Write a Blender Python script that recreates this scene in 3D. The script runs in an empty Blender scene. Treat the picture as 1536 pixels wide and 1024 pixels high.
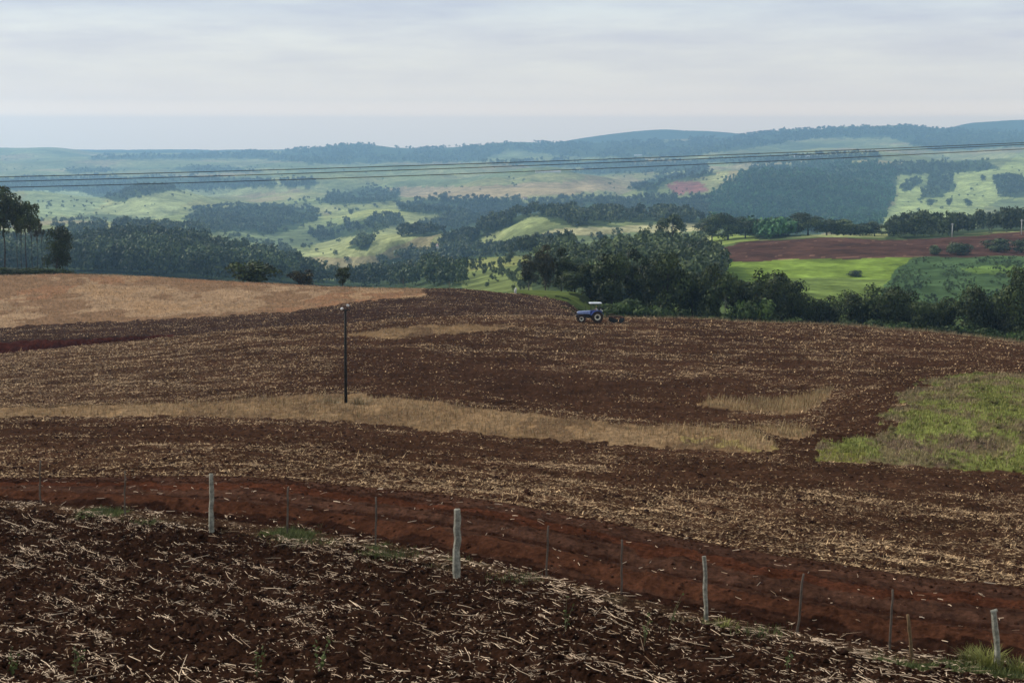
import bpy, math, random
import numpy as np
from mathutils import Vector, Matrix

rng = np.random.default_rng(7)
random.seed(7)
SC = bpy.context.scene
COL = SC.collection
F = 2560.0                      # focal length in photo pixels (60 mm on 36 mm)
HZ = 215.0
PITCH = math.atan((512.0 - HZ) / F)
SP, CP = math.sin(PITCH), math.cos(PITCH)

# ---------------------------------------------------------------- camera
cam_d = bpy.data.cameras.new("camera")
cam_d.lens = 60.0
cam_d.sensor_width = 36.0
cam_d.clip_start = 0.5
cam_d.clip_end = 60000.0
cam = bpy.data.objects.new("camera", cam_d)
COL.objects.link(cam)
cam.rotation_euler = (math.pi / 2 - PITCH, 0, 0)
SC.camera = cam


def unproj(u, v, d):
    X = (u - 768.0) / F
    Y = -(v - 512.0) / F
    k = d / (Y * SP + CP)
    return X * k, d + 0 * k, (Y * CP - SP) * k


def proj(x, y, z):
    fw = y * CP - z * SP
    up = y * SP + z * CP
    return 768.0 + F * x / fw, 512.0 - F * up / fw


# ---------------------------------------------------------------- numpy noise
def _hash(ix, iy, seed):
    h = (ix.astype(np.int64) * 374761393 + iy.astype(np.int64) * 668265263 + seed * 1442695041) & 0xFFFFFFFF
    h = ((h ^ (h >> 13)) * 1274126177) & 0xFFFFFFFF
    h = h ^ (h >> 16)
    return (h & 0xFFFFFF) / float(0xFFFFFF)


def vnoise(x, y, seed=0):
    x0 = np.floor(x); y0 = np.floor(y)
    fx = x - x0; fy = y - y0
    fx = fx * fx * fx * (fx * (fx * 6 - 15) + 10)
    fy = fy * fy * fy * (fy * (fy * 6 - 15) + 10)
    a = _hash(x0, y0, seed); b = _hash(x0 + 1, y0, seed)
    c = _hash(x0, y0 + 1, seed); d = _hash(x0 + 1, y0 + 1, seed)
    return (a + (b - a) * fx) * (1 - fy) + (c + (d - c) * fx) * fy


def fbm(x, y, seed=0, oct=4, gain=0.5):
    """about -1..1"""
    s = 0.0; a = 1.0; t = 0.0
    ca, sa = math.cos(0.6), math.sin(0.6)
    for o in range(oct):
        s = s + a * (vnoise(x, y, seed + o * 17) * 2 - 1)
        t += a
        a *= gain
        x, y = (x * ca - y * sa) * 2.03 + 11.3, (x * sa + y * ca) * 2.03 + 5.7
    return s / t * 1.6


def sstep(a, b, x):
    t = np.clip((x - a) / (b - a), 0, 1)
    return t * t * (3 - 2 * t)


def pchip_slopes(xs, ys):
    """monotone slopes; ys shape (K, ...)"""
    K = len(xs)
    h = np.diff(xs).reshape((-1,) + (1,) * (ys.ndim - 1))
    dl = np.diff(ys, axis=0) / h
    m = np.zeros_like(ys)
    w1 = 2 * h[1:] + h[:-1]; w2 = h[1:] + 2 * h[:-1]
    same = dl[:-1] * dl[1:] > 0
    with np.errstate(divide='ignore', invalid='ignore'):
        hm = (w1 + w2) / (w1 / dl[:-1] + w2 / dl[1:])
    m[1:-1] = np.where(same, hm, 0)
    m[0] = dl[0]; m[-1] = dl[-1]
    return m


def pchip_eval(xs, ys, m, q):
    xs = np.asarray(xs, float)
    i = np.clip(np.searchsorted(xs, q, side='right') - 1, 0, len(xs) - 2)
    h = xs[i + 1] - xs[i]
    t = (q - xs[i]) / h
    sh = (-1,) + (1,) * (ys.ndim - 1)
    t = t.reshape(sh); hh = h.reshape(sh)
    return ((2 * t**3 - 3 * t**2 + 1) * ys[i] + (t**3 - 2 * t**2 + t) * hh * m[i]
            + (-2 * t**3 + 3 * t**2) * ys[i + 1] + (t**3 - t**2) * hh * m[i + 1])


# ---------------------------------------------------------------- terrain profile
# each feature line: list of (photo column, distance, photo row)
NODES = [
    ("near",      [(-400, 7, 1560), (768, 7, 1560), (1950, 7, 1560)]),
    ("bottom",    [(-400, 22, 1032), (0, 22, 1032), (768, 22.5, 1032), (1300, 24, 1034), (1536, 25, 1042), (1950, 23, 1110)]),
    ("field_top", [(-400, 58, 722), (0, 46, 764), (200, 43.5, 780), (400, 41, 806), (600, 38, 838), (800, 35.2, 878), (1000, 32.8, 928), (1200, 31, 968), (1400, 29.5, 1008), (1536, 28.8, 1024), (1950, 26.5, 1085)]),
    ("track_near",[(-400, 61, 708), (0, 48.5, 749), (200, 46, 764), (400, 43.5, 786), (600, 40.4, 817), (800, 37.4, 859), (1000, 35, 906), (1200, 33, 946), (1400, 31.4, 984), (1536, 30.6, 1001), (1950, 28.5, 1055)]),
    ("track_far", [(-400, 68, 700), (0, 57, 717), (317, 54.5, 714), (512, 52.5, 728), (680, 50, 744), (850, 47, 772), (1024, 44.2, 808), (1200, 42.2, 838), (1400, 40.6, 868), (1536, 40, 881), (1950, 38, 915)]),
    ("strip_near",[(-400, 120, 640), (0, 115, 628), (250, 113, 626), (500, 112, 632), (600, 110, 642), (770, 104, 656), (900, 99, 665), (1000, 95, 674), (1160, 91, 682), (1300, 89, 693), (1536, 85, 709), (1950, 80, 740)]),
    ("strip_far", [(-400, 126, 630), (0, 124, 614), (250, 130, 607), (400, 135, 597), (500, 137, 592), (640, 131, 603), (770, 122, 620), (900, 113, 634), (1000, 109, 640), (1160, 105, 646), (1300, 108, 628), (1536, 112, 604), (1950, 112, 620)]),
    ("mid",       [(-400, 150, 605), (0, 152, 574), (250, 164, 556), (500, 172, 540), (770, 172, 545), (1000, 165, 556), (1250, 157, 562), (1536, 150, 556), (1950, 145, 585)]),
    ("crest_a",   [(-400, 180, 580), (0, 195, 531), (100, 200, 521), (190, 206, 513), (300, 212, 501), (400, 217, 491), (512, 222, 486), (612, 228, 478), (780, 236, 473), (900, 240, 476), (1024, 239, 477), (1130, 235, 483), (1242, 228, 487), (1330, 220, 493), (1428, 208, 501), (1536, 195, 514), (1950, 160, 585)]),
    ("swale",     [(-400, 195, 600), (0, 212, 540), (300, 232, 506), (512, 243, 489), (780, 254, 477), (900, 262, 492), (1024, 262, 505), (1536, 215, 555), (1950, 178, 640)]),
    ("bank_top",  [(-400, 205, 560), (0, 218, 513), (180, 226, 506), (300, 238, 498), (400, 243, 489), (512, 249, 483), (780, 260, 471), (850, 264, 471), (900, 275, 500), (1024, 280, 520), (1536, 232, 580), (1950, 190, 680)]),
    ("tan_low",   [(-400, 235, 510), (0, 246, 490), (150, 256, 483), (300, 266, 475), (430, 276, 467), (530, 286, 453), (640, 296, 445), (780, 285, 460), (850, 282, 465), (900, 290, 505), (1024, 296, 530), (1536, 245, 600), (1950, 200, 720)]),
    ("crest_b",   [(-400, 330, 420), (0, 345, 413), (100, 348, 411), (200, 348, 414), (300, 346, 420), (400, 344, 425), (512, 340, 431), (600, 338, 433), (680, 334, 433), (750, 328, 439), (800, 318, 447), (850, 308, 459), (900, 308, 505), (1024, 312, 530), (1536, 270, 590), (1950, 230, 700)]),
    ("beyond",    [(-400, 420, 440), (0, 440, 433), (300, 440, 440), (600, 430, 452), (740, 400, 450), (780, 376, 435), (860, 372, 438), (920, 360, 470), (1024, 350, 500), (1250, 345, 505), (1536, 320, 520), (1950, 300, 580)]),
    ("hollow",    [(-400, 560, 460), (0, 580, 455), (300, 580, 460), (600, 570, 470), (780, 530, 462), (900, 500, 480), (1250, 500, 480), (1536, 490, 500), (1950, 480, 540)]),
    ("val_a",     [(-400, 910, 430), (0, 936, 428), (230, 936, 434), (400, 936, 440), (600, 902, 442), (700, 794, 436), (850, 650, 432), (1000, 640, 436), (1100, 640, 448), (1250, 640, 452), (1400, 630, 458), (1536, 620, 452), (1950, 600, 450)]),
    ("val_b",     [(-400, 1134, 405), (0, 1148, 400), (230, 1148, 400), (400, 1148, 424), (500, 1161, 432), (600, 1176, 428), (690, 1089, 404), (800, 929, 400), (950, 820, 402), (1074, 850, 394), (1250, 860, 387), (1400, 860, 385), (1536, 860, 384), (1950, 860, 380)]),
    ("val_c",     [(-400, 1320, 380), (0, 1346, 378), (100, 1346, 374), (230, 1346, 366), (300, 1346, 376), (350, 1346, 387), (400, 1346, 397), (475, 1346, 418), (560, 1360, 417), (650, 1293, 412), (700, 1250, 389), (800, 1114, 385), (930, 1000, 378), (1020, 1000, 376), (1074, 1020, 366), (1117, 1020, 361), (1257, 1030, 357), (1357, 1030, 358), (1484, 1030, 350), (1536, 1030, 347), (1950, 1030, 340)]),
    ("val_d",     [(-400, 1620, 380), (0, 1656, 380), (230, 1656, 385), (400, 1680, 405), (480, 1680, 410), (600, 1693, 400), (700, 1579, 394), (800, 1445, 375), (1000, 1380, 372), (1074, 1150, 352), (1250, 1150, 352), (1400, 1150, 350), (1536, 1150, 344), (1950, 1150, 335)]),
    ("far_a",     [(-400, 1750, 345), (0, 1800, 346), (250, 1800, 348), (400, 1800, 370), (480, 1750, 388), (600, 1700, 380), (700, 1700, 376), (800, 1650, 352), (900, 1600, 354), (1060, 1600, 350), (1150, 1600, 360), (1250, 1600, 365), (1340, 1600, 345), (1536, 1600, 342), (1950, 1600, 340)]),
    ("far_b",     [(-400, 2250, 320), (0, 2300, 322), (150, 2300, 324), (300, 2300, 326), (400, 2350, 340), (480, 2350, 345), (560, 2350, 326), (650, 2350, 340), (720, 2350, 345), (820, 2200, 340), (1060, 2200, 335), (1200, 2300, 335), (1330, 2300, 328), (1450, 2300, 325), (1536, 2300, 322), (1950, 2300, 320)]),
    ("far_c",     [(-400, 2900, 300), (0, 3000, 300), (150, 3000, 318), (230, 3000, 296), (320, 3000, 304), (500, 3000, 302), (600, 3000, 300), (700, 3000, 302), (850, 3000, 296), (1000, 3000, 296), (1100, 3000, 290), (1250, 3000, 285), (1350, 3000, 292), (1536, 3000, 290), (1950, 3000, 285)]),
    ("far_d",     [(-400, 3800, 278), (0, 3900, 280), (180, 3900, 290), (300, 3900, 282), (500, 3900, 282), (700, 3900, 276), (900, 3900, 277), (1030, 3900, 268), (1150, 3800, 252), (1300, 3800, 246), (1450, 3800, 250), (1536, 3800, 245), (1950, 3800, 240)]),
    ("far_e",     [(-400, 4800, 256), (0, 4900, 258), (250, 4900, 263), (500, 4900, 261), (700, 4900, 258), (850, 4900, 257), (1000, 4900, 252), (1200, 4900, 238), (1400, 4900, 240), (1536, 4900, 232), (1950, 4900, 230)]),
    ("far_f",     [(-400, 6000, 240), (0, 6000, 242), (300, 6000, 247), (500, 6000, 246), (700, 6000, 244), (850, 6000, 240), (1000, 6000, 232), (1250, 6000, 222), (1400, 6000, 222), (1536, 6000, 218), (1950, 6000, 215)]),
    ("ridge",     [(-400, 7600, 224), (0, 7600, 222), (60, 7600, 222), (150, 7600, 231), (300, 7600, 231), (400, 7600, 229), (470, 7600, 222), (530, 7600, 217), (640, 7600, 223), (760, 7600, 214), (880, 7600, 214), (1000, 7600, 210), (1100, 7600, 204), (1200, 7600, 195), (1350, 7600, 189), (1430, 7600, 194), (1536, 7600, 198), (1950, 7600, 205)]),
    ("behind",    [(-400, 8000, 240), (0, 8000, 240), (768, 8000, 234), (1100, 8000, 224), (1536, 8000, 214), (1950, 8000, 216)]),
    ("last_ridge",[(-400, 8900, 236), (0, 8900, 234), (220, 8900, 226), (300, 8900, 228), (700, 8900, 234), (820, 8900, 216), (900, 8900, 203), (1000, 8900, 195), (1060, 8900, 197), (1200, 8900, 206), (1400, 8900, 196), (1470, 8900, 183), (1536, 8900, 181), (1950, 8900, 190)]),
    ("plain",     [(-400, 9250, 226), (768, 9250, 226), (1950, 9250, 224)]),
    ("end",       [(-400, 9500, 225), (768, 9500, 225), (1950, 9500, 224)]),
]
NIDX = {n: i for i, (n, _) in enumerate(NODES)}
ROWS = dict(near=40, bottom=270, field_top=22, track_near=100, track_far=120, strip_near=40, strip_far=50, mid=75,
            crest_a=12, swale=18, bank_top=26, tan_low=60, crest_b=18, beyond=10, hollow=10, val_a=44, val_b=34, val_c=14,
            val_d=34, far_a=46, far_b=46, far_c=40, far_d=36, far_e=30, far_f=34, ridge=8, behind=18, last_ridge=5, plain=4)
U = np.unique(np.concatenate([np.linspace(-380, -4, 55), np.linspace(-4, 1540, 980), np.linspace(1540, 1930, 57)]))
NU = len(U)
Dk = np.zeros((len(NODES), NU)); Vk = np.zeros((len(NODES), NU))
for k, (n, pts) in enumerate(NODES):
    a = np.array(pts, float)
    for dst, c, lg in ((Dk, 1, True), (Vk, 2, False)):
        dd = a[:, 1] * (1 + .5 * sstep(900, 2600, a[:, 1]))      # the far hills lie well back
        ys = np.log(dd) if lg else a[:, c]
        # smooth (Catmull-like) slopes across columns, monotone limited
        m = pchip_slopes(a[:, 0], ys)
        dst[k] = pchip_eval(a[:, 0], ys, m, U)
T = [0.0]
for k in range(len(NODES) - 1):
    n = ROWS[NODES[k][0]]
    T += list(k + (np.arange(n) + 1) / n)
T = np.array(T); NT = len(T)
tk = np.arange(len(NODES), dtype=float)
D = np.exp(pchip_eval(tk, Dk, pchip_slopes(tk, Dk), T))
V = pchip_eval(tk, Vk, pchip_slopes(tk, Vk), T)
UU = np.broadcast_to(U, D.shape)
X, Y, Z = unproj(UU, V, D)
TT = np.broadcast_to(T[:, None], D.shape)


def K(n):
    return float(NIDX[n])


# relief ------------------------------------------------------------
m_fore = (TT < K("field_top") + .6)
w_fore = 1 - sstep(K("field_top") - .05, K("field_top") + .5, TT)
al = X * 0.54 - Y * 0.84          # along the rows of the near field
ac = X * 0.84 + Y * 0.54          # across them
clod = (fbm(al * 2.6, ac * 3.4, 1, 3, .62) * .066 + np.abs(fbm(al * 8, ac * 8, 9, 2, .6)) * .045
        + np.sin(ac * 7.4 + 1.2 * fbm(al * .5, ac * .5, 4, 2)) * .035)
w_mid = sstep(K("track_far") - .02, K("track_far") + .15, TT) * (1 - sstep(K("crest_b"), K("beyond"), TT))
midr = fbm(X * 1.3, Y * 1.1, 21, 3, .65) * .11 + fbm(X * .35, Y * .3, 27, 2) * .08
w_tr = sstep(K("track_near") - .1, K("track_near") + .08, TT) * (1 - sstep(K("track_far") - .05, K("track_far") + .02, TT))
tq = TT - K("track_near")
ruts = -(np.exp(-((tq - .28) / .07) ** 2) + np.exp(-((tq - .62) / .07) ** 2)) * .15 + np.exp(-((tq - .45) / .08) ** 2) * .06
ruts = ruts * 1.25 + fbm(al * 2.4, ac * 3, 33, 3, .6) * .04 + fbm(al * 7, ac * 7, 35, 2, .6) * .022 - np.exp(-((tq - .05) / .07) ** 2) * .12
w_st = np.exp(-((TT - K("strip_near") - .5) / .45) ** 2)
w_far = (.35 * sstep(K("val_d"), K("far_a"), TT) + .65 * sstep(K("far_a"), K("far_d"), TT)) * (1 - sstep(K("far_d"), K("ridge"), TT) * .78) * (1 - sstep(K("ridge"), K("behind"), TT) * .6)
wx = X + 160 * fbm(X / 900, Y / 900, 43, 3); wy = Y + 160 * fbm(X / 900 + 9, Y / 900, 44, 3)
n_a = vnoise(wx / 560, wy / 900, 41) * 2 - 1
n_b = vnoise(wx / 260 + 7, wy / 400, 45) * 2 - 1
CREASE = np.minimum(np.abs(n_a) * 1.0, np.abs(n_b) * 1.5 + .05)      # low along the gullies between the humps
hills = ((np.abs(n_a) - .33) * 92 + (np.abs(n_b) - .33) * 34 + fbm(X / 150, Y / 190, 47, 3, .5) * 3.5) * w_far
w_val = sstep(K("hollow"), K("val_a"), TT) * (1 - sstep(K("val_c"), K("val_d"), TT))
hills = hills + fbm(X / 60, Y / 60, 51, 3) * 1.1 * w_val
Z = Z + clod * w_fore + midr * w_mid + ruts * w_tr + w_st * .25 + hills
PU, PV = proj(X, Y, Z)             # real picture position of each vertex
RUNMIN = np.minimum.accumulate(PV, axis=0)


def hit(u, v):
    """nearest visible ground point under a pixel: (x,y,z,row)"""
    c = int(np.clip(np.searchsorted(U, u), 1, NU - 1))
    r = int(np.searchsorted(-RUNMIN[:, c], -v))
    r = min(max(r, 1), NT - 1)
    a = (u - U[c - 1]) / (U[c] - U[c - 1])
    # interpolate between rows r-1 and r by pixel row
    v0, v1 = PV[r - 1, c], PV[r, c]
    b = np.clip((v0 - v) / (v0 - v1), 0, 1) if v0 > v1 else 1.0
    g = lambda A: float((A[r - 1, c - 1] * (1 - a) + A[r - 1, c] * a) * (1 - b) + (A[r, c - 1] * (1 - a) + A[r, c] * a) * b)
    return g(X), g(Y), g(Z), r


def hits(u, v):
    """vectorised hit without row interpolation; returns xyz and row"""
    c = np.clip(np.searchsorted(U, u), 1, NU - 1)
    r = np.empty(len(u), int)
    for cc in np.unique(c):
        s = c == cc
        r[s] = np.searchsorted(-RUNMIN[:, cc], -v[s])
    ok = r < NT - 1
    r = np.clip(r, 1, NT - 1)
    b = rng.random(len(u)); a = rng.random(len(u))
    g = lambda A: (A[r - 1, c - 1] * (1 - a) + A[r - 1, c] * a) * (1 - b) + (A[r, c - 1] * (1 - a) + A[r, c] * a) * b
    return np.stack([g(X), g(Y), g(Z)], 1), r, ok


def ground(u, t):
    c = int(np.clip(np.searchsorted(U, u), 1, NU - 1))
    a = (u - U[c - 1]) / (U[c] - U[c - 1])
    r = int(np.clip(np.searchsorted(T, t), 1, NT - 1))
    b = (t - T[r - 1]) / (T[r] - T[r - 1])
    g = lambda A: float((A[r - 1, c - 1] * (1 - a) + A[r - 1, c] * a) * (1 - b) + (A[r, c - 1] * (1 - a) + A[r, c] * a) * b)
    return g(X), g(Y), g(Z)


def inpoly(u, v, poly):
    p = np.array(poly, float)
    res = np.zeros(u.shape, bool)
    bb = (u >= p[:, 0].min()) & (u <= p[:, 0].max()) & (v >= p[:, 1].min()) & (v <= p[:, 1].max())
    if not bb.any():
        return res
    uu = u[bb]; vv = v[bb]
    ins = np.zeros(uu.shape, bool)
    j = len(p) - 1
    for i in range(len(p)):
        xi, yi = p[i]; xj, yj = p[j]
        if yi != yj:
            ins ^= ((yi > vv) != (yj > vv)) & (uu < (xj - xi) * (vv - yi) / (yj - yi) + xi)
        j = i
    res[bb] = ins
    return res


# ---------------------------------------------------------------- land cover
jx = fbm(X * .9, Y * .35, 61, 3); jy = fbm(X * .9 + 40, Y * .35, 67, 3)
farj = sstep(K("beyond"), K("val_a"), TT)
jx2 = fbm(X / 25, Y / 40, 71, 4); jy2 = fbm(X / 25, Y / 40, 77, 4)
jx3 = fbm(X * .22, Y * .12, 63, 3)
ju = PU + (jx * 5 + jx3 * 3) * (1 - farj) + jx2 * 5 * farj
jv = PV + (jy * 2.0 + jx3 * .6) * (1 - farj) + jy2 * 2.2 * farj
JT = TT + .045 * jx + .012 * jx3                      # feature coordinate with a ragged edge

SOIL_N = (.0270, .0128, .0078)
SOIL_M = (.050, .0245, .0142)
RED = (.052, .0255, .0168)
TAN = (.325, .212, .126)
STUB = (.205, .128, .066)
ALB = np.zeros(X.shape + (3,), np.float32)
STR = np.zeros(X.shape, np.float32)
ZONE = np.zeros(X.shape, np.int8)
ZN = ["ploughed_field", "field_verge", "dirt_track", "harrowed_field", "stubble_strip", "grass_bank", "ploughed_slope",
      "stubble_field", "meadow", "valley_field", "red_field", "hills"]
ZI = {n: i for i, n in enumerate(ZN)}


def paint(mask, col=None, straw=None, zone=None, var=0.0, seed=0):
    if col is not None:
        c = np.array(col, np.float32)
        if var:
            k = 1 + var * fbm(X[mask] * .12, Y[mask] * .12, seed, 3)
            ALB[mask] = c[None] * k[:, None]
        else:
            ALB[mask] = c
    if straw is not None:
        STR[mask] = straw if np.isscalar(straw) else straw[mask]
    if zone is not None:
        ZONE[mask] = ZI[zone]


allm = np.ones(X.shape, bool)
paint(allm, SOIL_N, .30, "ploughed_field")
m = (TT > K("field_top")) & (TT <= K("track_near"))
paint(m, (.034, .0175, .0105), .75, "field_verge")
gn = fbm(X * .55, Y * .4, 83, 3)
vb = (TT > K("field_top") - .08) & (JT <= K("track_near") + .08)
paint(vb & (gn > .05), (.042, .027, .0155), .8)
paint(vb & (gn > .38), (.048, .055, .020), .3)
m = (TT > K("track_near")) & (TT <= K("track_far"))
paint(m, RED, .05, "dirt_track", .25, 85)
ts = fbm(X * .03, TT * 22 + .5 * jx3, 155, 5, .68) + .35 * jx
paint(m & (ts > .22), (.066, .0315, .020), .05)
paint(m & (ts < -.2), (.034, .0146, .0090), .1)
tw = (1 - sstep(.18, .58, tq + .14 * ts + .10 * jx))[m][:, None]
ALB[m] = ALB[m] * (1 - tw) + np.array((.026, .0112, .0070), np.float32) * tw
paint(m & (np.abs(JT - K("track_near") - .40) < .07), (.064, .026, .0145), .05)
paint(m & (np.abs(JT - K("track_near") - .80) < .05), (.066, .024, .013), .1)
# harrowed land between the track and the first crest
m = (TT > K("track_far"))
streak = fbm(X * .07, TT * 26 + X * .01, 91, 4, .6)
streak2 = fbm(X * .3, TT * 60, 95, 3, .6)
paint(m, SOIL_M, np.clip(.5 + .33 * streak + .2 * streak2, .08, 1), "harrowed_field", .18, 87)
edge = (TT > K("track_far")) & (TT < K("track_far") + .4)
STR[edge] = np.clip(STR[edge] + .3 * (1 - (TT[edge] - K("track_far")) / .4), 0, 1)
bo = (TT > K("track_far")) & (TT < K("strip_near") - .12)
STR[bo] = np.clip(STR[bo] + .28 * sstep(500, 1200, PU[bo]) * sstep(K("strip_near") - .12, K("strip_near") - .5, TT[bo]), 0, 1)
# darker, barer stretches of soil
for poly in ([(540, 520), (760, 540), (930, 575), (1230, 590), (1060, 632), (780, 615), (560, 588), (470, 570)],
             [(0, 632), (500, 640), (760, 664), (960, 682), (760, 690), (480, 668), (0, 660)],
             [(940, 690), (1180, 700), (1536, 716), (1536, 745), (1200, 730), (900, 720)]):
    mm = inpoly(ju + 12 * jx, jv + 3 * jy, poly) & m
    STR[mm] *= .45
mm = inpoly(ju, jv, [(1175, 692), (1228, 692), (1300, 652), (1348, 590), (1402, 572), (1450, 566), (1440, 558), (1335, 574), (1258, 602), (1222, 640), (1190, 668)]) & m
STR[mm] *= .6; ALB[mm] *= .92
left = m & (TT < K("crest_a")) & (TT > K("strip_far"))
STR[left] = np.clip(STR[left] + .35 * sstep(520, 100, PU[left]) + .25 * sstep(K("crest_a") - .45, K("crest_a"), TT[left]), 0, 1)
# stubble strips left standing on the contour bank
sm = (JT > K("strip_near")) & (JT <= K("strip_far")) & (ju < 1165 - 40 * (JT - K("strip_near")))
paint(sm, STUB, .9, "stubble_strip", .2, 101)
paint(sm & (ju > 1020) & (JT < K("strip_near") + .4), (.26, .20, .075), .8)
sq = fbm(X * .28, Y * .10, 151, 4, .65)
paint(sm & (sq > .18), (.245, .158, .085), .95)
paint(sm & (sq < -.3), (.150, .092, .050), .8)
for poly in ([(1040, 606), (1075, 598), (1150, 601), (1215, 592), (1250, 582), (1242, 597), (1215, 616), (1170, 621), (1090, 613)],
             [(1128, 640), (1190, 640), (1228, 648), (1200, 661), (1160, 655)],
             [(515, 504), (560, 495), (640, 488), (775, 488), (740, 494), (650, 503), (580, 508)]):
    mm = inpoly(ju, jv, poly) & (TT < K("crest_a")) & (TT > K("track_far"))
    paint(mm, STUB, .9, "stubble_strip", .2, 103)
    paint(mm & (sq < -.25), (.12, .072, .041), .7)
GB = [(1226, 691), (1235, 664), (1292, 654), (1318, 640), (1345, 590), (1400, 573), (1450, 566), (1540, 560), (1960, 540), (1960, 760), (1536, 708), (1400, 697), (1300, 694)]
gb = inpoly(ju + 14 * jx3 + 8 * jx, jv + 3.0 * jx + 3 * jx3, GB) & (TT < K("crest_a")) & (TT > K("track_far"))
paint(gb, (.150, .122, .058), .2, "grass_bank", .35, 105)
gq = fbm(X * .42, Y * .2, 107, 4, .65) * .75 + .55 * np.exp(-((PU - 1490) / 55) ** 2 - ((PV - 610) / 24) ** 2) + .5 * np.exp(-((PU - 1290) / 60) ** 2 - ((PV - 682) / 14) ** 2) + .04
paint(gb & (gq > .12), (.170, .185, .050))
paint(gb & (gq < -.2), (.12, .080, .055))
paint(gb & (jv > 672) & (ju < 1300), (.17, .165, .040))
# second slope beyond the swale
m = TT > K("swale")
paint(m, (.043, .023, .016), np.clip(.45 + .3 * streak, .1, .9), "ploughed_slope", .15, 109)
paint((TT > K("crest_a") + .3) & (TT < K("bank_top")) & (PU < 260), (.060, .017, .011), 0)
tn = (JT > K("tan_low")) & (TT < K("beyond")) & (ju < 635)
paint(tn, TAN, .85, "stubble_field", .16, 111)
paint(tn & (fbm(X / 30, Y / 50, 113, 3) > .25), (.28, .150, .082), .7)
sq = fbm(X * .12, Y * .05, 153, 4, .65)
paint(tn & (sq < -.2), (.235, .140, .080), .7)
paint(tn & (sq > .35), (.36, .225, .125), .9)
# grass beyond the second crest and valley land
m = JT > K("crest_b") + .3
paint(m & ((PU > 745) | (TT > K("crest_b") + .6)), (.085, .108, .032), 0, "meadow")
m = TT > K("hollow") - .3
paint(m, (.10, .135, .045), 0, "valley_field", .15, 121)
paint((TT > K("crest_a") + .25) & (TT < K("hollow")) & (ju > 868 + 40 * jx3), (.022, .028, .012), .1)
paint(m & inpoly(ju, jv, [(1080, 398), (1120, 390), (1250, 386), (1372, 384), (1352, 404), (1330, 425), (1300, 460), (1100, 470)]) & (TT < K("val_c")), (.185, .26, .045))
paint(m & inpoly(ju, jv, [(1100, 425), (1180, 415), (1330, 420), (1330, 470), (1100, 470)]) & (TT < K("val_b")), (.15, .20, .050))
paint(m & inpoly(ju, jv, [(680, 440), (680, 412), (740, 406), (800, 398), (800, 440)]) & (TT < K("val_c")), (.155, .185, .062))
paint(m & inpoly(ju, jv, [(690, 410), (690, 392), (740, 387), (800, 384), (800, 398), (740, 404)]) & (TT < K("val_d")), (.24, .25, .085))
paint(m & inpoly(ju, jv, [(1350, 400), (1380, 385), (1960, 380), (1960, 480), (1310, 480), (1330, 425)]) & (TT < K("val_c")), (.070, .115, .046))
paint(m & inpoly(ju, jv, [(1440, 402), (1536, 396), (1536, 412), (1460, 410)]) & (TT < K("val_c")), (.13, .20, .05))
rf = inpoly(ju, jv, [(1068, 398), (1072, 372), (1117, 362), (1257, 358), (1357, 359), (1484, 350), (1536, 347), (1960, 338), (1960, 385), (1400, 385), (1250, 387), (1095, 394)]) & (TT > K("val_b") - .5) & (TT < K("val_c") + .25)
paint(rf, (.085, .042, .030), 0, "red_field", .22, 123)
paint(rf & (np.abs(fbm(X / 90, Y / 14, 125, 3)) < .022), (.20, .11, .075))
m = (TT >= K("val_c")) & ~rf
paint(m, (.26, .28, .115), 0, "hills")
pn = fbm(X / 420, Y / 520, 131, 4); pn2 = fbm(X / 120, Y / 190, 137, 4)
hm = TT >= K("val_d") - .3
for lo, hi, c in ((.15, .5, (.31, .31, .13)), (.5, 9, (.35, .295, .15)), (-.6, -.2, (.225, .26, .105)), (-9, -.6, (.165, .20, .088))):
    mm = m & hm & (pn > lo) & (pn <= hi)
    paint(mm, c)
ALB[m] *= (1 + .30 * pn2[m])[:, None]
FARC = [
    ([(1060, 372), (1066, 352), (1140, 350), (1140, 362), (1117, 362), (1074, 372)], (.15, .21, .055)),
    ([(808, 352), (830, 345), (1000, 336), (1062, 334), (1062, 346), (900, 352)], (.27, .28, .15)),
    ([(480, 292), (560, 282), (700, 280), (900, 270), (950, 283), (780, 297), (640, 297)], (.26, .225, .125)),
    ([(1000, 276), (1058, 270), (1062, 287), (1008, 291)], (.21, .10, .085)),
    ([(1050, 272), (1100, 250), (1090, 268), (1065, 285)], (.24, .27, .12)),
    ([(1318, 335), (1345, 300), (1352, 255), (1400, 258), (1500, 252), (1536, 225), (1640, 225), (1640, 300), (1500, 300), (1440, 330), (1320, 340)], (.21, .27, .10)),
    ([(450, 385), (480, 365), (600, 322), (660, 330), (705, 312), (700, 325), (640, 350), (560, 385)], (.22, .26, .11)),
    ([(480, 330), (520, 305), (600, 300), (660, 305), (700, 312), (600, 322), (540, 325)], (.20, .24, .09)),
    ([(140, 320), (220, 283), (330, 276), (460, 272), (480, 282), (300, 296), (240, 328)], (.215, .265, .12)),
    ([(30, 330), (40, 284), (160, 284), (165, 295), (140, 320)], (.19, .25, .12)),
    ([(700, 335), (820, 305), (880, 312), (760, 350)], (.19, .24, .10)),
]
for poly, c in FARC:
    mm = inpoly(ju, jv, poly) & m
    ALB[mm] = np.array(c, np.float32)[None] * np.array((1.62, 1.44, 1.42), np.float32) * (1 + .28 * pn2[mm])[:, None]

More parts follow.
